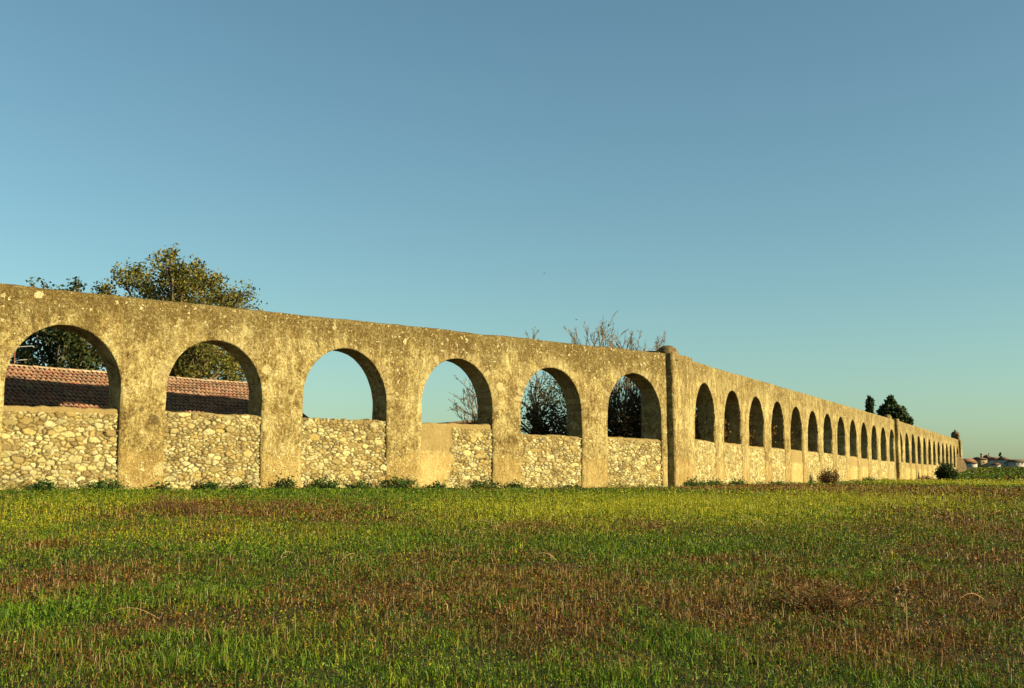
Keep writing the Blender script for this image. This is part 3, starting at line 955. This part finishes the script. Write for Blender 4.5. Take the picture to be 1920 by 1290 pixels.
PAL_OLIVE = np.array([[.11, .115, .018], [.15, .14, .022], [.19, .16, .032], [.08, .085, .014], [.20, .14, .032], [.05, .055, .012]])
PAL_DKGREEN = np.array([[.035, .05, .012], [.05, .065, .015], [.07, .07, .02], [.028, .035, .010]])
PAL_EVER = np.array([[.022, .040, .010], [.034, .056, .012], [.050, .072, .014], [.014, .024, .008]])
PAL_WEED = np.array([[.035, .075, .014], [.05, .10, .018], [.075, .13, .022], [.03, .055, .012]])
PAL_DRY = np.array([[.085, .036, .012], [.06, .028, .010], [.12, .055, .016], [.04, .022, .010]])
PAL_BRUSH = np.array([[.11, .055, .018], [.07, .042, .014], [.055, .050, .012], [.15, .08, .026]])

def foot_of(px, Z):
    p = at(px, 860, Z); return p[0], p[1]

leafy_tree('leafy_tree', foot_of(345, 46), 3.2,
           [(322, 474, 13, 1.0), (318, 500, 30, 1.1), (345, 520, 40, 1.2), (388, 518, 34, 1.1), (272, 525, 44, 1.0), (228, 522, 26, .9), (218, 560, 40, 1.0), (300, 560, 60, 1.2), (370, 560, 60, 1.2),
            (425, 560, 36, .7), (452, 548, 30, .35), (462, 575, 26, .4), (405, 590, 60, 1.1), (340, 610, 70, 1.2), (400, 650, 70, 1.1), (440, 690, 50, .8), (345, 680, 70, 1.0), (318, 655, 50, 1.2), (365, 665, 52, 1.2), (410, 700, 50, 1.2), (340, 715, 50, 1.0), (445, 715, 40, .9), (385, 630, 45, 1.2), (188, 548, 18, .8)],
           46, 80, .125, PAL_OLIVE, 'tall olive green leafy tree rising behind the wall above the second arch', 'tree', M_LEAF, group='leafy trees behind the aqueduct')
leafy_tree('leafy_tree', foot_of(105, 43.5), 2.6,
           [(58, 532, 8, .5), (82, 534, 7, .5), (138, 536, 16, .9), (112, 545, 14, .9), (150, 542, 10, .8), (60, 600, 46, 1.0), (120, 605, 56, 1.1), (40, 630, 60, 1.0), (110, 640, 70, 1.1), (165, 640, 60, 1.1), (60, 680, 60, 1.0), (150, 690, 60, 1.0)],
           43.5, 60, .15, PAL_DKGREEN, 'low dark green tree behind the tiled roof, seen through the first arch', 'tree', M_LEAF, group='leafy trees behind the aqueduct', trunk_r=.2)

def bare_tree(name, px, Z, trunk_h, label, targets, seed, trunk_r=.14, levels=3, group=None, ivy=None):
    "leafless tree: limbs grow towards the target points (photo x, y at depth Z + dz) and split into twigs"
    global rng
    rng = np.random.default_rng(seed)
    bx, by = foot_of(px, Z)
    base = np.array([bx, by, float(height(bx, by))])
    root = empty(name, tuple(base), label, 'tree', group)
    trunk, br = MB(), MB()
    fork = base + np.array([rng.normal(0, .1), rng.normal(0, .1), trunk_h])
    trunk.tube(curve(base - np.array([0, 0, .3]), fork, .03, 8), np.linspace(trunk_r * 1.2, trunk_r * .8, 8), 8)
    def grow(a, b, r, lev):
        n = 7
        pts = curve(a, b, .10, n)
        br.tube(pts, np.linspace(r, max(r * .35, .005), n), 5 if lev > 1 else 3)
        if lev == 0: return
        d = b - a; L = np.linalg.norm(d)
        for _ in range(rng.integers(7, 11)):
            k = rng.integers(1, n)
            v = d / L + rng.normal(0, .42, 3) + np.array([.05, 0, .12])
            v /= np.linalg.norm(v)
            grow(pts[k], pts[k] + v * L * rng.uniform(.18, .40) * (1 - .35 * k / n), max(r * .42, .0055), lev - 1)
    for (tx, ty, dz) in targets:
        e = at(tx, ty, Z + dz)
        s = fork + (base - fork) * rng.uniform(0, .35)
        grow(s, e, trunk_r * .30, levels)
    trunk.build('trunk', M_TWIG, root)
    br.build('branches', M_TWIG, root)
    if ivy:
        cl = []
        for (ix, iy, ir, n) in ivy:
            cl.append(at(ix, iy, Z) + rng.normal(0, ir / F_PX * Z, (n, 3)) * .6)
        V, q, C = leaf_cloud(np.concatenate(cl), .10, PAL_DKGREEN)
        mk('ivy', V, [q], M_DARKLEAF, root, C)
    return root

bare_tree('bare_tree', 1003, 51.5, 3.3, 'bare tree with a straight trunk and ivy behind the fifth arch',
          [(993, 640, 0), (982, 690, 1), (1020, 680, .5), (1045, 710, -.5), (1010, 710, 1.2), (960, 740, .5), (895, 745, 0), (875, 775, .6), (910, 725, .5), (1060, 750, .5), (1030, 740, -.6), (1000, 760, .4), (1050, 790, .2), (985, 780, .2), (940, 770, .8)], 11,
          group='leafless trees behind the aqueduct', ivy=[(1032, 755, 40, 1100), (1000, 790, 36, 600), (1055, 725, 30, 600), (1050, 790, 40, 800)])
bare_tree('bare_tree', 1165, 53, 2.6, 'wide leafless tree whose pale twigs top the wall beside the dome',
          [(1125, 643, 0), (1155, 645, .8), (1105, 657, -.5), (1172, 664, 0), (1196, 661, .5), (1222, 664, .5), (1085, 661, .3), (1190, 710, 0), (1150, 700, 1), (1205, 730, .4), (1170, 730, -.4), (1215, 760, .2), (1150, 750, .3), (1180, 770, .6), (1140, 649, .5), (1115, 649, 1), (1130, 637, .4), (1148, 641, -.4), (1165, 649, .3), (1095, 661, .8), (1182, 665, .7), (1210, 665, -.3), (1232, 661, .2), (1122, 655, .2), (1160, 659, -.5), (1078, 659, -.3)], 23,
          trunk_r=.15, group='leafless trees behind the aqueduct')
bare_tree('bare_tree', 915, 49, .7, 'low leafless shrubby tree at the right of the fourth arch',
          [(880, 735, 0), (868, 755, .3), (858, 775, .2), (890, 720, .4), (900, 700, 0), (875, 780, -.3), (905, 730, .3), (895, 770, .5), (885, 760, -.4)], 37, trunk_r=.11, group='leafless trees behind the aqueduct')
rng = np.random.default_rng(99)

def bush(name, base, spread, h, n, leaf, pal, label, mat, cat='bush', group=None, stems=26, nx=1.0, sr=.012, low=.45):
    base = np.array([base[0], base[1], float(height(base[0], base[1]))])
    root = empty(name, tuple(base), label, cat, group)
    st = MB(); cl = []
    for _ in range(stems):
        a = rng.uniform(0, 2 * math.pi); rr = spread * math.sqrt(rng.random())
        e = base + np.array([math.cos(a) * rr * nx, math.sin(a) * rr, h * rng.uniform(low, 1.0) * (1 - .45 * (rr / spread) ** 2)])
        s = base + np.array([math.cos(a) * rr * .35 * nx, math.sin(a) * rr * .35, -.05])
        p = curve(s, e, .12, 5)
        st.tube(p, np.linspace(sr, sr * .35, 5), 4)
        k = rng.random((n // stems, 1)) ** .7
        idx = np.clip((k[:, 0] * 4).astype(int), 0, 3)
        fr = k * 4 - idx[:, None]
        cl.append(p[idx] * (1 - fr) + p[idx + 1] * fr + rng.normal(0, .045 + .07 * spread, (n // stems, 3)))
    st.build('stems', M_TWIG, root)
    c = np.concatenate(cl); c[:, 2] = np.maximum(c[:, 2], base[2] + .01)
    V, q, C = leaf_cloud(c, leaf, pal, .35)
    mk('foliage', V, [q], mat, root, C)
    return root

bush('brush_thicket', foot_of(1180, 50.5), 1.7, 4.9, 12000, .16, PAL_BRUSH, 'tangled brown brush filling the lower half of the sixth arch', M_LEAF, stems=70)
bush('brush_thicket', foot_of(1035, 50), 1.5, 4.2, 9000, .15, PAL_BRUSH, 'low dark brush behind the stone panel of the fifth arch', M_LEAF, stems=40)
bush('dry_bush', (ground_at(1549, 908)[0] - .1, ground_at(1549, 908)[1] - 1.2), .72, 1.15, 3000, .07, PAL_DRY, 'rusty brown bush at the wall foot in the middle of the far arches', M_LEAF, stems=60)
p_ = C0 + D2 * 76.5 - N2 * 2.3
bush('evergreen_bush', p_, 1.1, 2.1, 8000, .14, PAL_EVER, 'large dark green bush near the far end of the aqueduct', M_DARKLEAF, stems=70)
p_ = C0 + D2 * 74.5 - N2 * .8
bush('dry_bush', p_, .9, .75, 700, .09, PAL_DRY, 'small brown bush just left of the large dark green bush', M_LEAF, stems=30)

for i, lb in enumerate(['first', 'second', 'third', 'fourth', 'fifth']):
    p_ = C0 + D2 * (6.42 + 4.385 * i + 5.0) + N2 * (TH + 1.15)
    bush('brush_thicket', p_, 1.5, 5.6, 8000, .17, PAL_BRUSH, 'shaded brush behind the %s arch right of the big buttress' % lb, M_LEAF, group='brush behind the far arches', stems=60, low=.75)
# weeds along the foot of the wall
def wall_foot(px, off):
    "point in front of the first or second run at photo column px"
    r = pix_ray(px, 905)
    O, d, nb_ = (C0, D1, N1) if px < 1250 else (C0, D2, N2)
    A = np.array([[d[0], -r[0]], [d[1], -r[1]]])
    t, k = np.linalg.solve(A, -O)
    return O + d * t - nb_ * off
WEEDS = [(72, .30, .30, 'low leafy weed under the left half of the first stone panel'),
         (196, .40, .34, 'leafy weed at the right corner of the first stone panel'),
         (299, .22, .22, 'small weed at the right edge of the first pier'),
         (383, .32, .30, 'weed under the middle of the second stone panel'),
         (447, .28, .26, 'weed under the right end of the second stone panel'),
         (531, .30, .42, 'upright spiky weed at the foot of the second pier'),
         (603, .42, .36, 'spreading dark weed under the left of the third stone panel'),
         (668, .34, .28, 'low weed under the middle of the third stone panel'),
         (741, .48, .56, 'tallest leafy weed at the foot of the third pier'),
         (812, .26, .26, 'weed below the plastered half of the fourth panel'),
         (900, .42, .42, 'dark leafy weed under the right of the fourth panel'),
         (956, .24, .24, 'small weed at the foot of the fourth pier'),
         (1060, .25, .18, 'tiny weed below the fifth stone panel'),
         (1263, .50, .40, 'dark weed in the shaded corner of the big buttress'),
         (1288, .34, .26, 'low weed under the front of the big buttress'),
         (1335, .42, .34, 'weed below the first panel right of the big buttress'),
         (1371, .50, .36, 'weed below the second panel right of the big buttress'),
         (1445, .40, .26, 'weed at the third pier right of the big buttress'),
         (1620, .60, .36, 'weed before the plastered panels of the far run')]
for px, sp, h, lb in WEEDS:
    off = .30 + (.55 if 1255 < px < 1300 else 0)
    bush('weed', wall_foot(px, off), sp, h, int(420 * sp / .35), .085, PAL_WEED, lb, M_LEAF, 'weed', 'weeds along the foot of the aqueduct', stems=18, nx=1.15)

# dry docks standing in the meadow
for px, py, sp, h, lb in [(312, 958, .45, .42, 'reddish dry dock plant in the meadow before the first pier'), (363, 966, .40, .32, 'reddish dry dock plant in the meadow before the second arch'),
                          (1545, 1140, .45, .24, 'orange brown dry plant low in the right half of the meadow')]:
    g = ground_at(px, py)
    bush('dry_plant', g[:2], sp, h, 1500, .026, np.array([[.13, .055, .014], [.09, .038, .010], [.17, .08, .02]]), lb, M_LEAF, 'dry plant', 'dry plants standing in the meadow', stems=60, sr=.004)
g = ground_at(1700, 1185)
root = empty('thistle', tuple(g), 'tall pale dead thistle stalk standing alone at the right of the meadow', 'dry plant')
mb = MB()
mb.tube(curve(g - np.array([0, 0, .02]), g + np.array([-.01, 0, .30]), .05, 6), np.linspace(.006, .003, 6), 5)
heads = []
for k in range(6):
    z = .10 + .035 * k
    e = g + np.array([rng.normal(0, .05), rng.normal(0, .05), z + .05])
    mb.tube(curve(g + np.array([0, 0, z]), e, .1, 4), np.linspace(.004, .002, 4), 4)
    heads.append(e)
mb.build('stem', mat_var('dry_stalk', (.22, .16, .07), (.34, .26, .13), 20, bump=0), root)
for e in heads + [g + np.array([-.01, 0, .30])]:
    V, q, C = leaf_cloud(e + rng.normal(0, .008, (40, 3)), .03, STRAW)
    mk('seed_head', V, [q], M_LEAF, root, C)

# ------------------------------------------------------------------ farm building with the tiled roof behind the wall
def tiled_plane(o, ru, dn, nu, nd, pu, pd, clip=None, seed=3):
    "barrel tiles: o corner at the ridge, ru unit along the ridge, dn unit down the slope"
    rg = np.random.default_rng(seed)
    nrm = np.cross(ru, dn)
    if nrm[2] < 0: nrm = -nrm
    su, sdn = 6, 4
    U = np.arange(nu * su + 1) / su
    Vv, C = [], []
    tilecol = np.array([[.135, .036, .017], [.095, .028, .016], [.18, .055, .022], [.055, .027, .018], [.17, .09, .045]])
    cid = rg.integers(0, 5, (nu + 1, nd + 1)); cb = rg.uniform(.75, 1.2, (nu + 1, nd + 1))
    rows = []
    for r in range(nd):
        for k in range(sdn + 1):
            rows.append((r, k / sdn))
    for (r, k) in rows:
        hgt = .09 * np.abs(np.sin(U * math.pi)) ** .7 + .065 * k
        off = rg.normal(0, .006, len(U)) + .02 * np.sin(U * .31 + r * 1.7) * np.sin(U * .07)
        P = o + np.outer(U * pu, ru) + dn * ((r + k) * pd) + np.outer(hgt + off, nrm)
        Vv.append(P)
        ui = np.minimum(U.astype(int), nu)
        rowc = tilecol[cid[ui, r]] * cb[ui, r][:, None]
        C.append(rowc * .40 + np.array([.36, .26, .165]) * .60 if k > .99 else rowc)   # pale mortar at the tile mouths, their sunlit ends painted in too
    nR, nU = len(rows), len(U)
    Vv = np.array(Vv).reshape(-1, 3); C = np.array(C).reshape(-1, 3)
    i = np.arange(nR - 1)[:, None]; j = np.arange(nU - 1)[None]
    q = np.stack([i * nU + j, i * nU + j + 1, (i + 1) * nU + j + 1, (i + 1) * nU + j], -1).reshape(-1, 4)
    if clip is not None:
        cen = Vv[q].mean(1)
        q = q[clip(cen)]
    return Vv, q, C

def farm():
    Zr = 36.0
    p1 = at(15.5, 682.7, Zr) - np.array([0, 0, .12])
    r2 = pix_ray(467, 723.0)
    p2 = r2 * (p1[2] / r2[2])
    ru = (p2 - p1) / np.linalg.norm(p2 - p1)                   # along the ridge, away to the right
    nb_ = np.array([ru[1], -ru[0], 0])                          # towards the camera
    sl = R(26)
    r5 = pix_ray(487, 724.6)
    E = r5 * (p1[2] / r5[2])                                    # right end of the ridge
    Wd = 3.3                                                    # half depth of the house
    L0 = p1 - ru * 12                                           # left end, outside the frame
    zr = p1[2]; ze = zr - Wd * math.tan(sl)
    Lr = np.linalg.norm(E - L0)
    gz = float(height(*E[:2]))
    root = empty('farm_building', (float(E[0]), float(E[1]), gz), 'low building with a red clay tile roof behind the left arches', 'building')
    mb = MB()
    i_ = .30
    prof = [(-Wd + i_, gz - .3), (Wd - i_, gz - .3), (Wd - i_, ze + i_ * math.tan(sl) - .08), (0, zr - .10), (-Wd + i_, ze + i_ * math.tan(sl) - .08)]
    V = []
    for o_ in (L0 + ru * .25, E - ru * .25):
        for w_, z_ in prof:
            q_ = o_ + nb_ * w_
            V.append([q_[0], q_[1], z_])
    mb.add(V, [[i, (i + 1) % 5, (i + 1) % 5 + 5, i + 5] for i in range(5)] + [[0, 4, 2, 1], [5, 6, 7, 9]], [[2, 4, 3], [7, 8, 9]])
    mb.build('wall', M_WHITE, root)
    roof = MB()
    pu, pd = .165, .28
    sL = Wd / math.cos(sl) + .2
    nd = int(sL / pd) + 1
    for sgn in (1, -1):
        dn = nb_ * sgn * math.cos(sl) - np.array([0, 0, math.sin(sl)])
        v, q, c = tiled_plane(L0.copy(), ru, dn, int(Lr / pu), nd, pu, pd, None, 3 + sgn)
        roof.add(v, q if sgn > 0 else q[:, ::-1], c=c)
        # underside boards give the roof its thickness
        o_ = L0 - np.array([0, 0, .05]); nn = np.array([0, 0, -.06])
        roof.box(o_, ru * Lr, dn * (nd * pd - .05), nn, c=np.array([.12, .07, .04]))
    roof.build('roof', M_TILE, root)
    cap = MB()
    rg = np.random.default_rng(5)
    def caps(a, b, rr=.115):
        n = int(np.linalg.norm(b - a) / .40)
        d = (b - a) / n
        for k in range(n):
            s_ = a + d * k
            cap.tube(np.array([s_ - d * .06, s_ + d * .5, s_ + d * 1.02]) + np.array([0, 0, rg.normal(.02, .006)]), np.array([1, .95, .88]) * rr, 8,
                     c=np.array([.36, .24, .14]) * rg.uniform(.8, 1.15))
    caps(L0, E)
    for sgn in (1, -1):
        dn = nb_ * sgn * math.cos(sl) - np.array([0, 0, math.sin(sl)])
        caps(E + np.array([0, 0, .03]), E + dn * nd * pd + np.array([0, 0, .03]), .09)
    cap.build('ridge_caps', M_TILE, root)
    return ru, nb_, E, zr
farm()

# aerial on the roof, seen at the left of the first arch
Za = 36.4
mast_b = at(27, 685, Za); mast_t = at(28, 640, Za)
root = empty('aerial', tuple(mast_b - np.array([0, 0, .15])), 'small pipe aerial with two pale bars on the roof ridge in the first arch', 'aerial')
mb = MB(); mb.tube([mast_b - np.array([0, 0, .15]), (mast_b + mast_t) / 2, mast_t], .022, 6); mb.build('mast', M_RUST, root)
mb = MB(); mb.tube([at(27, 650.5, Za), at(45, 650, Za), at(61, 649, Za), at(63.5, 651, Za)], .016, 6); mb.build('bar', M_METAL, root)
mb = MB(); mb.tube([at(27, 683, Za), at(27.6, 678, Za), at(30, 676, Za), at(38, 675.2, Za), at(50.5, 674.5, Za)], .016, 6); mb.build('bar', M_METAL, root)

# low shed behind the fourth arch
Zs = 49.0
sa, sb = at(770, 797, Zs), at(935, 783.5, Zs + 2.2)
gz = float(height(sa[0], sa[1]))
root = empty('shed', (float(sa[0]), float(sa[1]), gz), 'low dark roofed shed just showing over the sill of the fourth arch', 'shed')
u = sb - sa; uh = np.array([u[0], u[1], 0]); bk = np.array([-uh[1], uh[0], 0]); bk /= np.linalg.norm(bk)
mb = MB()
V = [sa * [1, 1, 0] + [0, 0, gz - .2], sb * [1, 1, 0] + [0, 0, gz - .2], sb - [0, 0, .12], sa - [0, 0, .12]]
V = np.array(V) + bk * .25
mb.add(np.vstack([V, V + bk * 2.4]), [[0, 1, 2, 3], [5, 4, 7, 6], [1, 5, 6, 2], [4, 0, 3, 7], [3, 2, 6, 7]])
mb.build('wall', M_BROWNWALL, root)
mb = MB(); mb.box(sa - [0, 0, .10] - u * .02, u * 1.04, bk * 2.9 - [0, 0, .15], np.array([0, 0, .10])); mb.build('roof', M_DARKROOF, root)

# unidentified small white block with an orange top, seen through the fifth arch
Zp = 56.0
pc = at(1024, 806, Zp); gz = float(height(pc[0], pc[1]))
root = empty('block', (float(pc[0]), float(pc[1]), gz), 'small white pillar with an orange cap glimpsed low in the fifth arch', 'block')
mb = MB(); mb.box((pc[0] - .12, pc[1] - .12, gz - .2), (.24, 0, 0), (0, .24, 0), (0, 0, pc[2] - gz + .2)); mb.build('shaft', M_WHITE, root)
mb = MB()
b_ = .15
mb.add([(pc[0] - b_, pc[1] - b_, pc[2]), (pc[0] + b_, pc[1] - b_, pc[2]), (pc[0] + b_, pc[1] + b_, pc[2]), (pc[0] - b_, pc[1] + b_, pc[2]), (pc[0], pc[1], pc[2] + .14)],
       [[0, 3, 2, 1]], [[0, 1, 4], [1, 2, 4], [2, 3, 4], [3, 0, 4]])
mb.build('cap', M_REDROOF, root)

# ------------------------------------------------------------------ far evergreens behind the second run
def evergreen(name, px, Z, rows, label, leaf, n, trunk_r, dens=1.0):
    "crown given as rows of (photo y, centre x, half width px)"
    x0, y0 = foot_of(px, Z)
    base = np.array([x0, y0, float(height(x0, y0))])
    root = empty(name, tuple(base), label, 'tree')
    topp = at(rows[0][1], rows[0][0], Z)
    mb = MB(); mb.tube(curve(base - np.array([0, 0, .3]), topp - np.array([0, 0, .3]), .01, 8), np.linspace(trunk_r, .04, 8), 7)
    cl = []
    for (py, cx, hw) in rows:
        c = at(cx, py, Z); r = hw / F_PX * Z
        m = max(20, int(n * hw))
        for _ in range(max(3, int(hw / 2.0))):
            a = rng.uniform(0, 2 * math.pi); rr = r * rng.uniform(.3, .95)
            cc = c + np.array([math.cos(a) * rr, math.sin(a) * rr, rng.normal(0, .12)])
            mb.tube(curve(np.array([base[0], base[1], cc[2] - .5 * rr]), cc, .05, 4), np.linspace(.05, .015, 4), 4)
            cl.append(cc + rng.normal(0, .10 + .075 * r, (m // max(3, int(hw / 2.0)), 3)))
    mb.build('trunk', M_BARK, root)
    V, q, C = leaf_cloud(np.concatenate(cl), leaf, PAL_EVER)
    mk('crown', V, [q], M_DARKLEAF, root, C)
    return root
evergreen('cypress_tree', 1630, 122, [(745, 1630.5, 1.2), (749, 1630.5, 2.6), (754, 1630, 4), (759, 1630, 5), (764, 1630.5, 5.5), (769, 1630.5, 6), (774, 1630.5, 6), (782, 1630.5, 6.5), (792, 1630.5, 6.5), (805, 1630.5, 6.5)],
          'slim dark cypress rising behind the far arches', .20, 90, .16)
evergreen('pine_tree', 1678, 128, [(748, 1670, 5), (753, 1669, 8), (758, 1668, 9), (763, 1672, 13), (768, 1667, 16), (770, 1688, 9), (774, 1672, 24), (779, 1674, 28), (784, 1678, 28), (789, 1690, 18), (793, 1696, 11), (790, 1660, 12), (800, 1680, 20)],
          'broad dark pine behind the far arches beside the small dome', .30, 60, .28)

# ------------------------------------------------------------------ ruined wall, shed and village beyond the end of the aqueduct
def strip_wall(name, pts, thick, mat, label, cat):
    "wall along ground points, (x photo, y photo of the top, depth)"
    P = [at(*p) for p in pts]
    g = [float(height(p[0], p[1])) for p in P]
    root = mk_origin = None
    mb = MB()
    for k in range(len(P) - 1):
        a, b = P[k], P[k + 1]
        n = 8
        bk = np.array([-(b - a)[1], (b - a)[0], 0]); bk /= np.linalg.norm(bk)
        V, q = [], []
        for j in range(n + 1):
            c = a + (b - a) * j / n
            gz_ = g[k] + (g[k + 1] - g[k]) * j / n - .4
            tz = c[2] + rng.normal(0, .08)
            V += [[c[0], c[1], gz_], [c[0], c[1], tz], [c[0] + bk[0] * thick, c[1] + bk[1] * thick, tz], [c[0] + bk[0] * thick, c[1] + bk[1] * thick, gz_]]
        for j in range(n):
            for e in range(3):
                q.append([j * 4 + e, (j + 1) * 4 + e, (j + 1) * 4 + e + 1, j * 4 + e + 1])
        mb.add(V, q)
    o = mb.build(name, mat)
    return tag(o, label, cat)
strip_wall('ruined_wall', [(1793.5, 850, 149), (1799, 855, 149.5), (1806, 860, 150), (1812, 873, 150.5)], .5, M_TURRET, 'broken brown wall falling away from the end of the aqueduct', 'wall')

ZV = 620.0
mpp = ZV / F_PX
M_CREAM2 = M_CREAM
def house(x0, x1, yeave, ytop, wall, roofm, label, hip=.35, depth=9.0, dz=0, wins=(), chim=None, ridge=None):
    Z = ZV + dz
    a, b = at(x0, yeave, Z), at(x1, yeave, Z)
    gz_ = float(height((a[0] + b[0]) / 2, Z)) - 2.5
    zt = at((x0 + x1) / 2, ytop, Z)[2]
    root = empty('house', ((a[0] + b[0]) / 2, Z, gz_), label, 'house', 'houses of the far village')
    mb = MB(); mb.box((a[0], Z, gz_), (b[0] - a[0], 0, 0), (0, depth, 0), (0, 0, a[2] - gz_)); mb.build('wall', wall, root)
    e = .5; w = b[0] - a[0]
    h = hip * w
    mb = MB()
    mb.add([(a[0] - e, Z - e, a[2]), (b[0] + e, Z - e, a[2]), (b[0] + e, Z + depth + e, a[2]), (a[0] - e, Z + depth + e, a[2]), (a[0] - e + h, Z + depth / 2, zt), (b[0] + e - h, Z + depth / 2, zt)],
           [[0, 1, 5, 4], [2, 3, 4, 5], [0, 3, 2, 1]], [[1, 2, 5], [3, 0, 4]])
    ro = mb.build('roof', roofm, root)
    for (wx, wy, ww, wh) in wins:
        c = at(wx, wy, Z)
        mb = MB(); mb.box((c[0] - ww * mpp / 2, Z - .06, c[2] - wh * mpp / 2), (ww * mpp, 0, 0), (0, .05, 0), (0, 0, wh * mpp)); mb.build('window', M_DARKGLASS, root)
    if chim:
        c = at(chim[0], chim[1], Z + depth / 2)
        mb = MB()
        cw, chh = chim[2] * mpp, chim[3] * mpp
        mb.box((c[0] - cw / 2, c[1] - cw / 2, c[2] - chh), (cw, 0, 0), (0, cw, 0), (0, 0, chh))
        mb.box((c[0] - cw * .7, c[1] - cw * .7, c[2]), (cw * 1.4, 0, 0), (0, cw * 1.4, 0), (0, 0, .5))
        mb.build('chimney', M_BROWNWALL, ro)
    return root
house(1806, 1830, 866, 859.5, M_BROWNWALL, M_REDROOF, 'low far house with a long sloping reddish roof next to the aqueduct end', .05, 9, -40)
house(1818, 1832.5, 868.5, 865.5, M_OLDWHITE, M_DARKROOF, 'low white far shed before the brown house', .1, 6, -60)
house(1832.5, 1851, 861, 856.5, M_BROWNWALL, M_DARKROOF, 'brown far house with a hipped roof and thick chimney', .35, 10, 0, [(1838, 867, 2.2, 3), (1845, 867, 2.2, 3)], (1840.3, 852, 3.2, 6))
house(1851.5, 1864, 860, 852.5, M_CREAM, M_DARKROOF, 'tall narrow cream far house with a pointed roof', .42, 10, 15, [(1855, 866, 2.2, 3.6), (1859.5, 866, 2.2, 3.6)], (1854.3, 851.5, 1.6, 5))
house(1864, 1879.5, 862.5, 857, M_CREAM, M_REDROOF, 'cream far house with a low red roof between taller neighbours', .1, 9, 8, [(1868, 867, 2.6, 2.4), (1874, 867, 2.6, 2.4)])
house(1879, 1896, 862, 856, M_OLDWHITE, M_DARKROOF, 'white far house with a pointed dark gable', .48, 10, -5, [(1884, 868, 2.4, 3.2), (1891, 868, 2.4, 3.2)])
house(1897, 1927, 866, 861, M_OLDWHITE, M_DARKROOF, 'long low white far house at the right edge', .12, 12, -10, [(1903, 869.5, 3, 2), (1910, 869.5, 3, 2), (1917, 869.5, 3, 2)])
house(1866, 1876, 871, 868.5, M_OLDWHITE, M_REDROOF, 'small white far cottage in front of the cream house', .1, 6, -50)
evergreen('village_tree', 1876, 640, [(850, 1876, 1.3), (853, 1876, 2.2), (857, 1876, 2.6), (862, 1876, 2.2)], 'dark round tree rising above the far village roofs', .9, 60, .4)

# ------------------------------------------------------------------ two birds
def bird(px, py, Z, span, rz, label):
    c = at(px, py, Z)
    mb = MB()
    ca, sa_ = math.cos(rz), math.sin(rz)
    def L(x, y, z): return (c[0] + (x * ca - y * sa_) * span, c[1] + (x * sa_ + y * ca) * span, c[2] + z * span)
    ys = np.linspace(-.33, .36, 9)
    rs = [.01, .03, .055, .07, .075, .065, .05, .045, .008]
    mb.tube([L(0, y, .02 * math.sin(y * 6)) for y in ys], np.array(rs) * span, 7)
    for s_ in (-1, 1):
        V = [L(s_ * .04, .14, .02), L(s_ * .04, -.10, .02), L(s_ * .26, -.02, .15), L(s_ * .26, .18, .15), L(s_ * .52, -.02, .06), L(s_ * .50, .07, .06)]
        V2 = [(x, y, z - .012 * span) for x, y, z in V]
        q = [[0, 1, 2, 3], [3, 2, 4, 5], [6, 9, 8, 7], [9, 11, 10, 8], [0, 3, 9, 6], [3, 5, 11, 9], [1, 7, 8, 2], [2, 8, 10, 4], [5, 4, 10, 11]]
        mb.add(np.vstack([V, V2]), q)
    V = [L(-.02, -.3, 0), L(.02, -.3, 0), L(.08, -.48, 0), L(-.08, -.48, 0), L(-.02, -.3, -.01), L(.02, -.3, -.01), L(.08, -.48, -.01), L(-.08, -.48, -.01)]
    mb.add(V, [[0, 1, 2, 3], [7, 6, 5, 4], [0, 4, 5, 1], [2, 6, 7, 3], [1, 5, 6, 2], [3, 7, 4, 0]])
    o = mb.build('bird', M_BIRD)
    return tag(o, label, 'bird', 'birds in the sky')
bird(1081, 599.5, 70, .22, .6, 'lower of two tiny dark birds, just above the bare twigs')
bird(1020.5, 512.5, 90, .22, 2.0, 'higher of two tiny dark birds in the open sky')
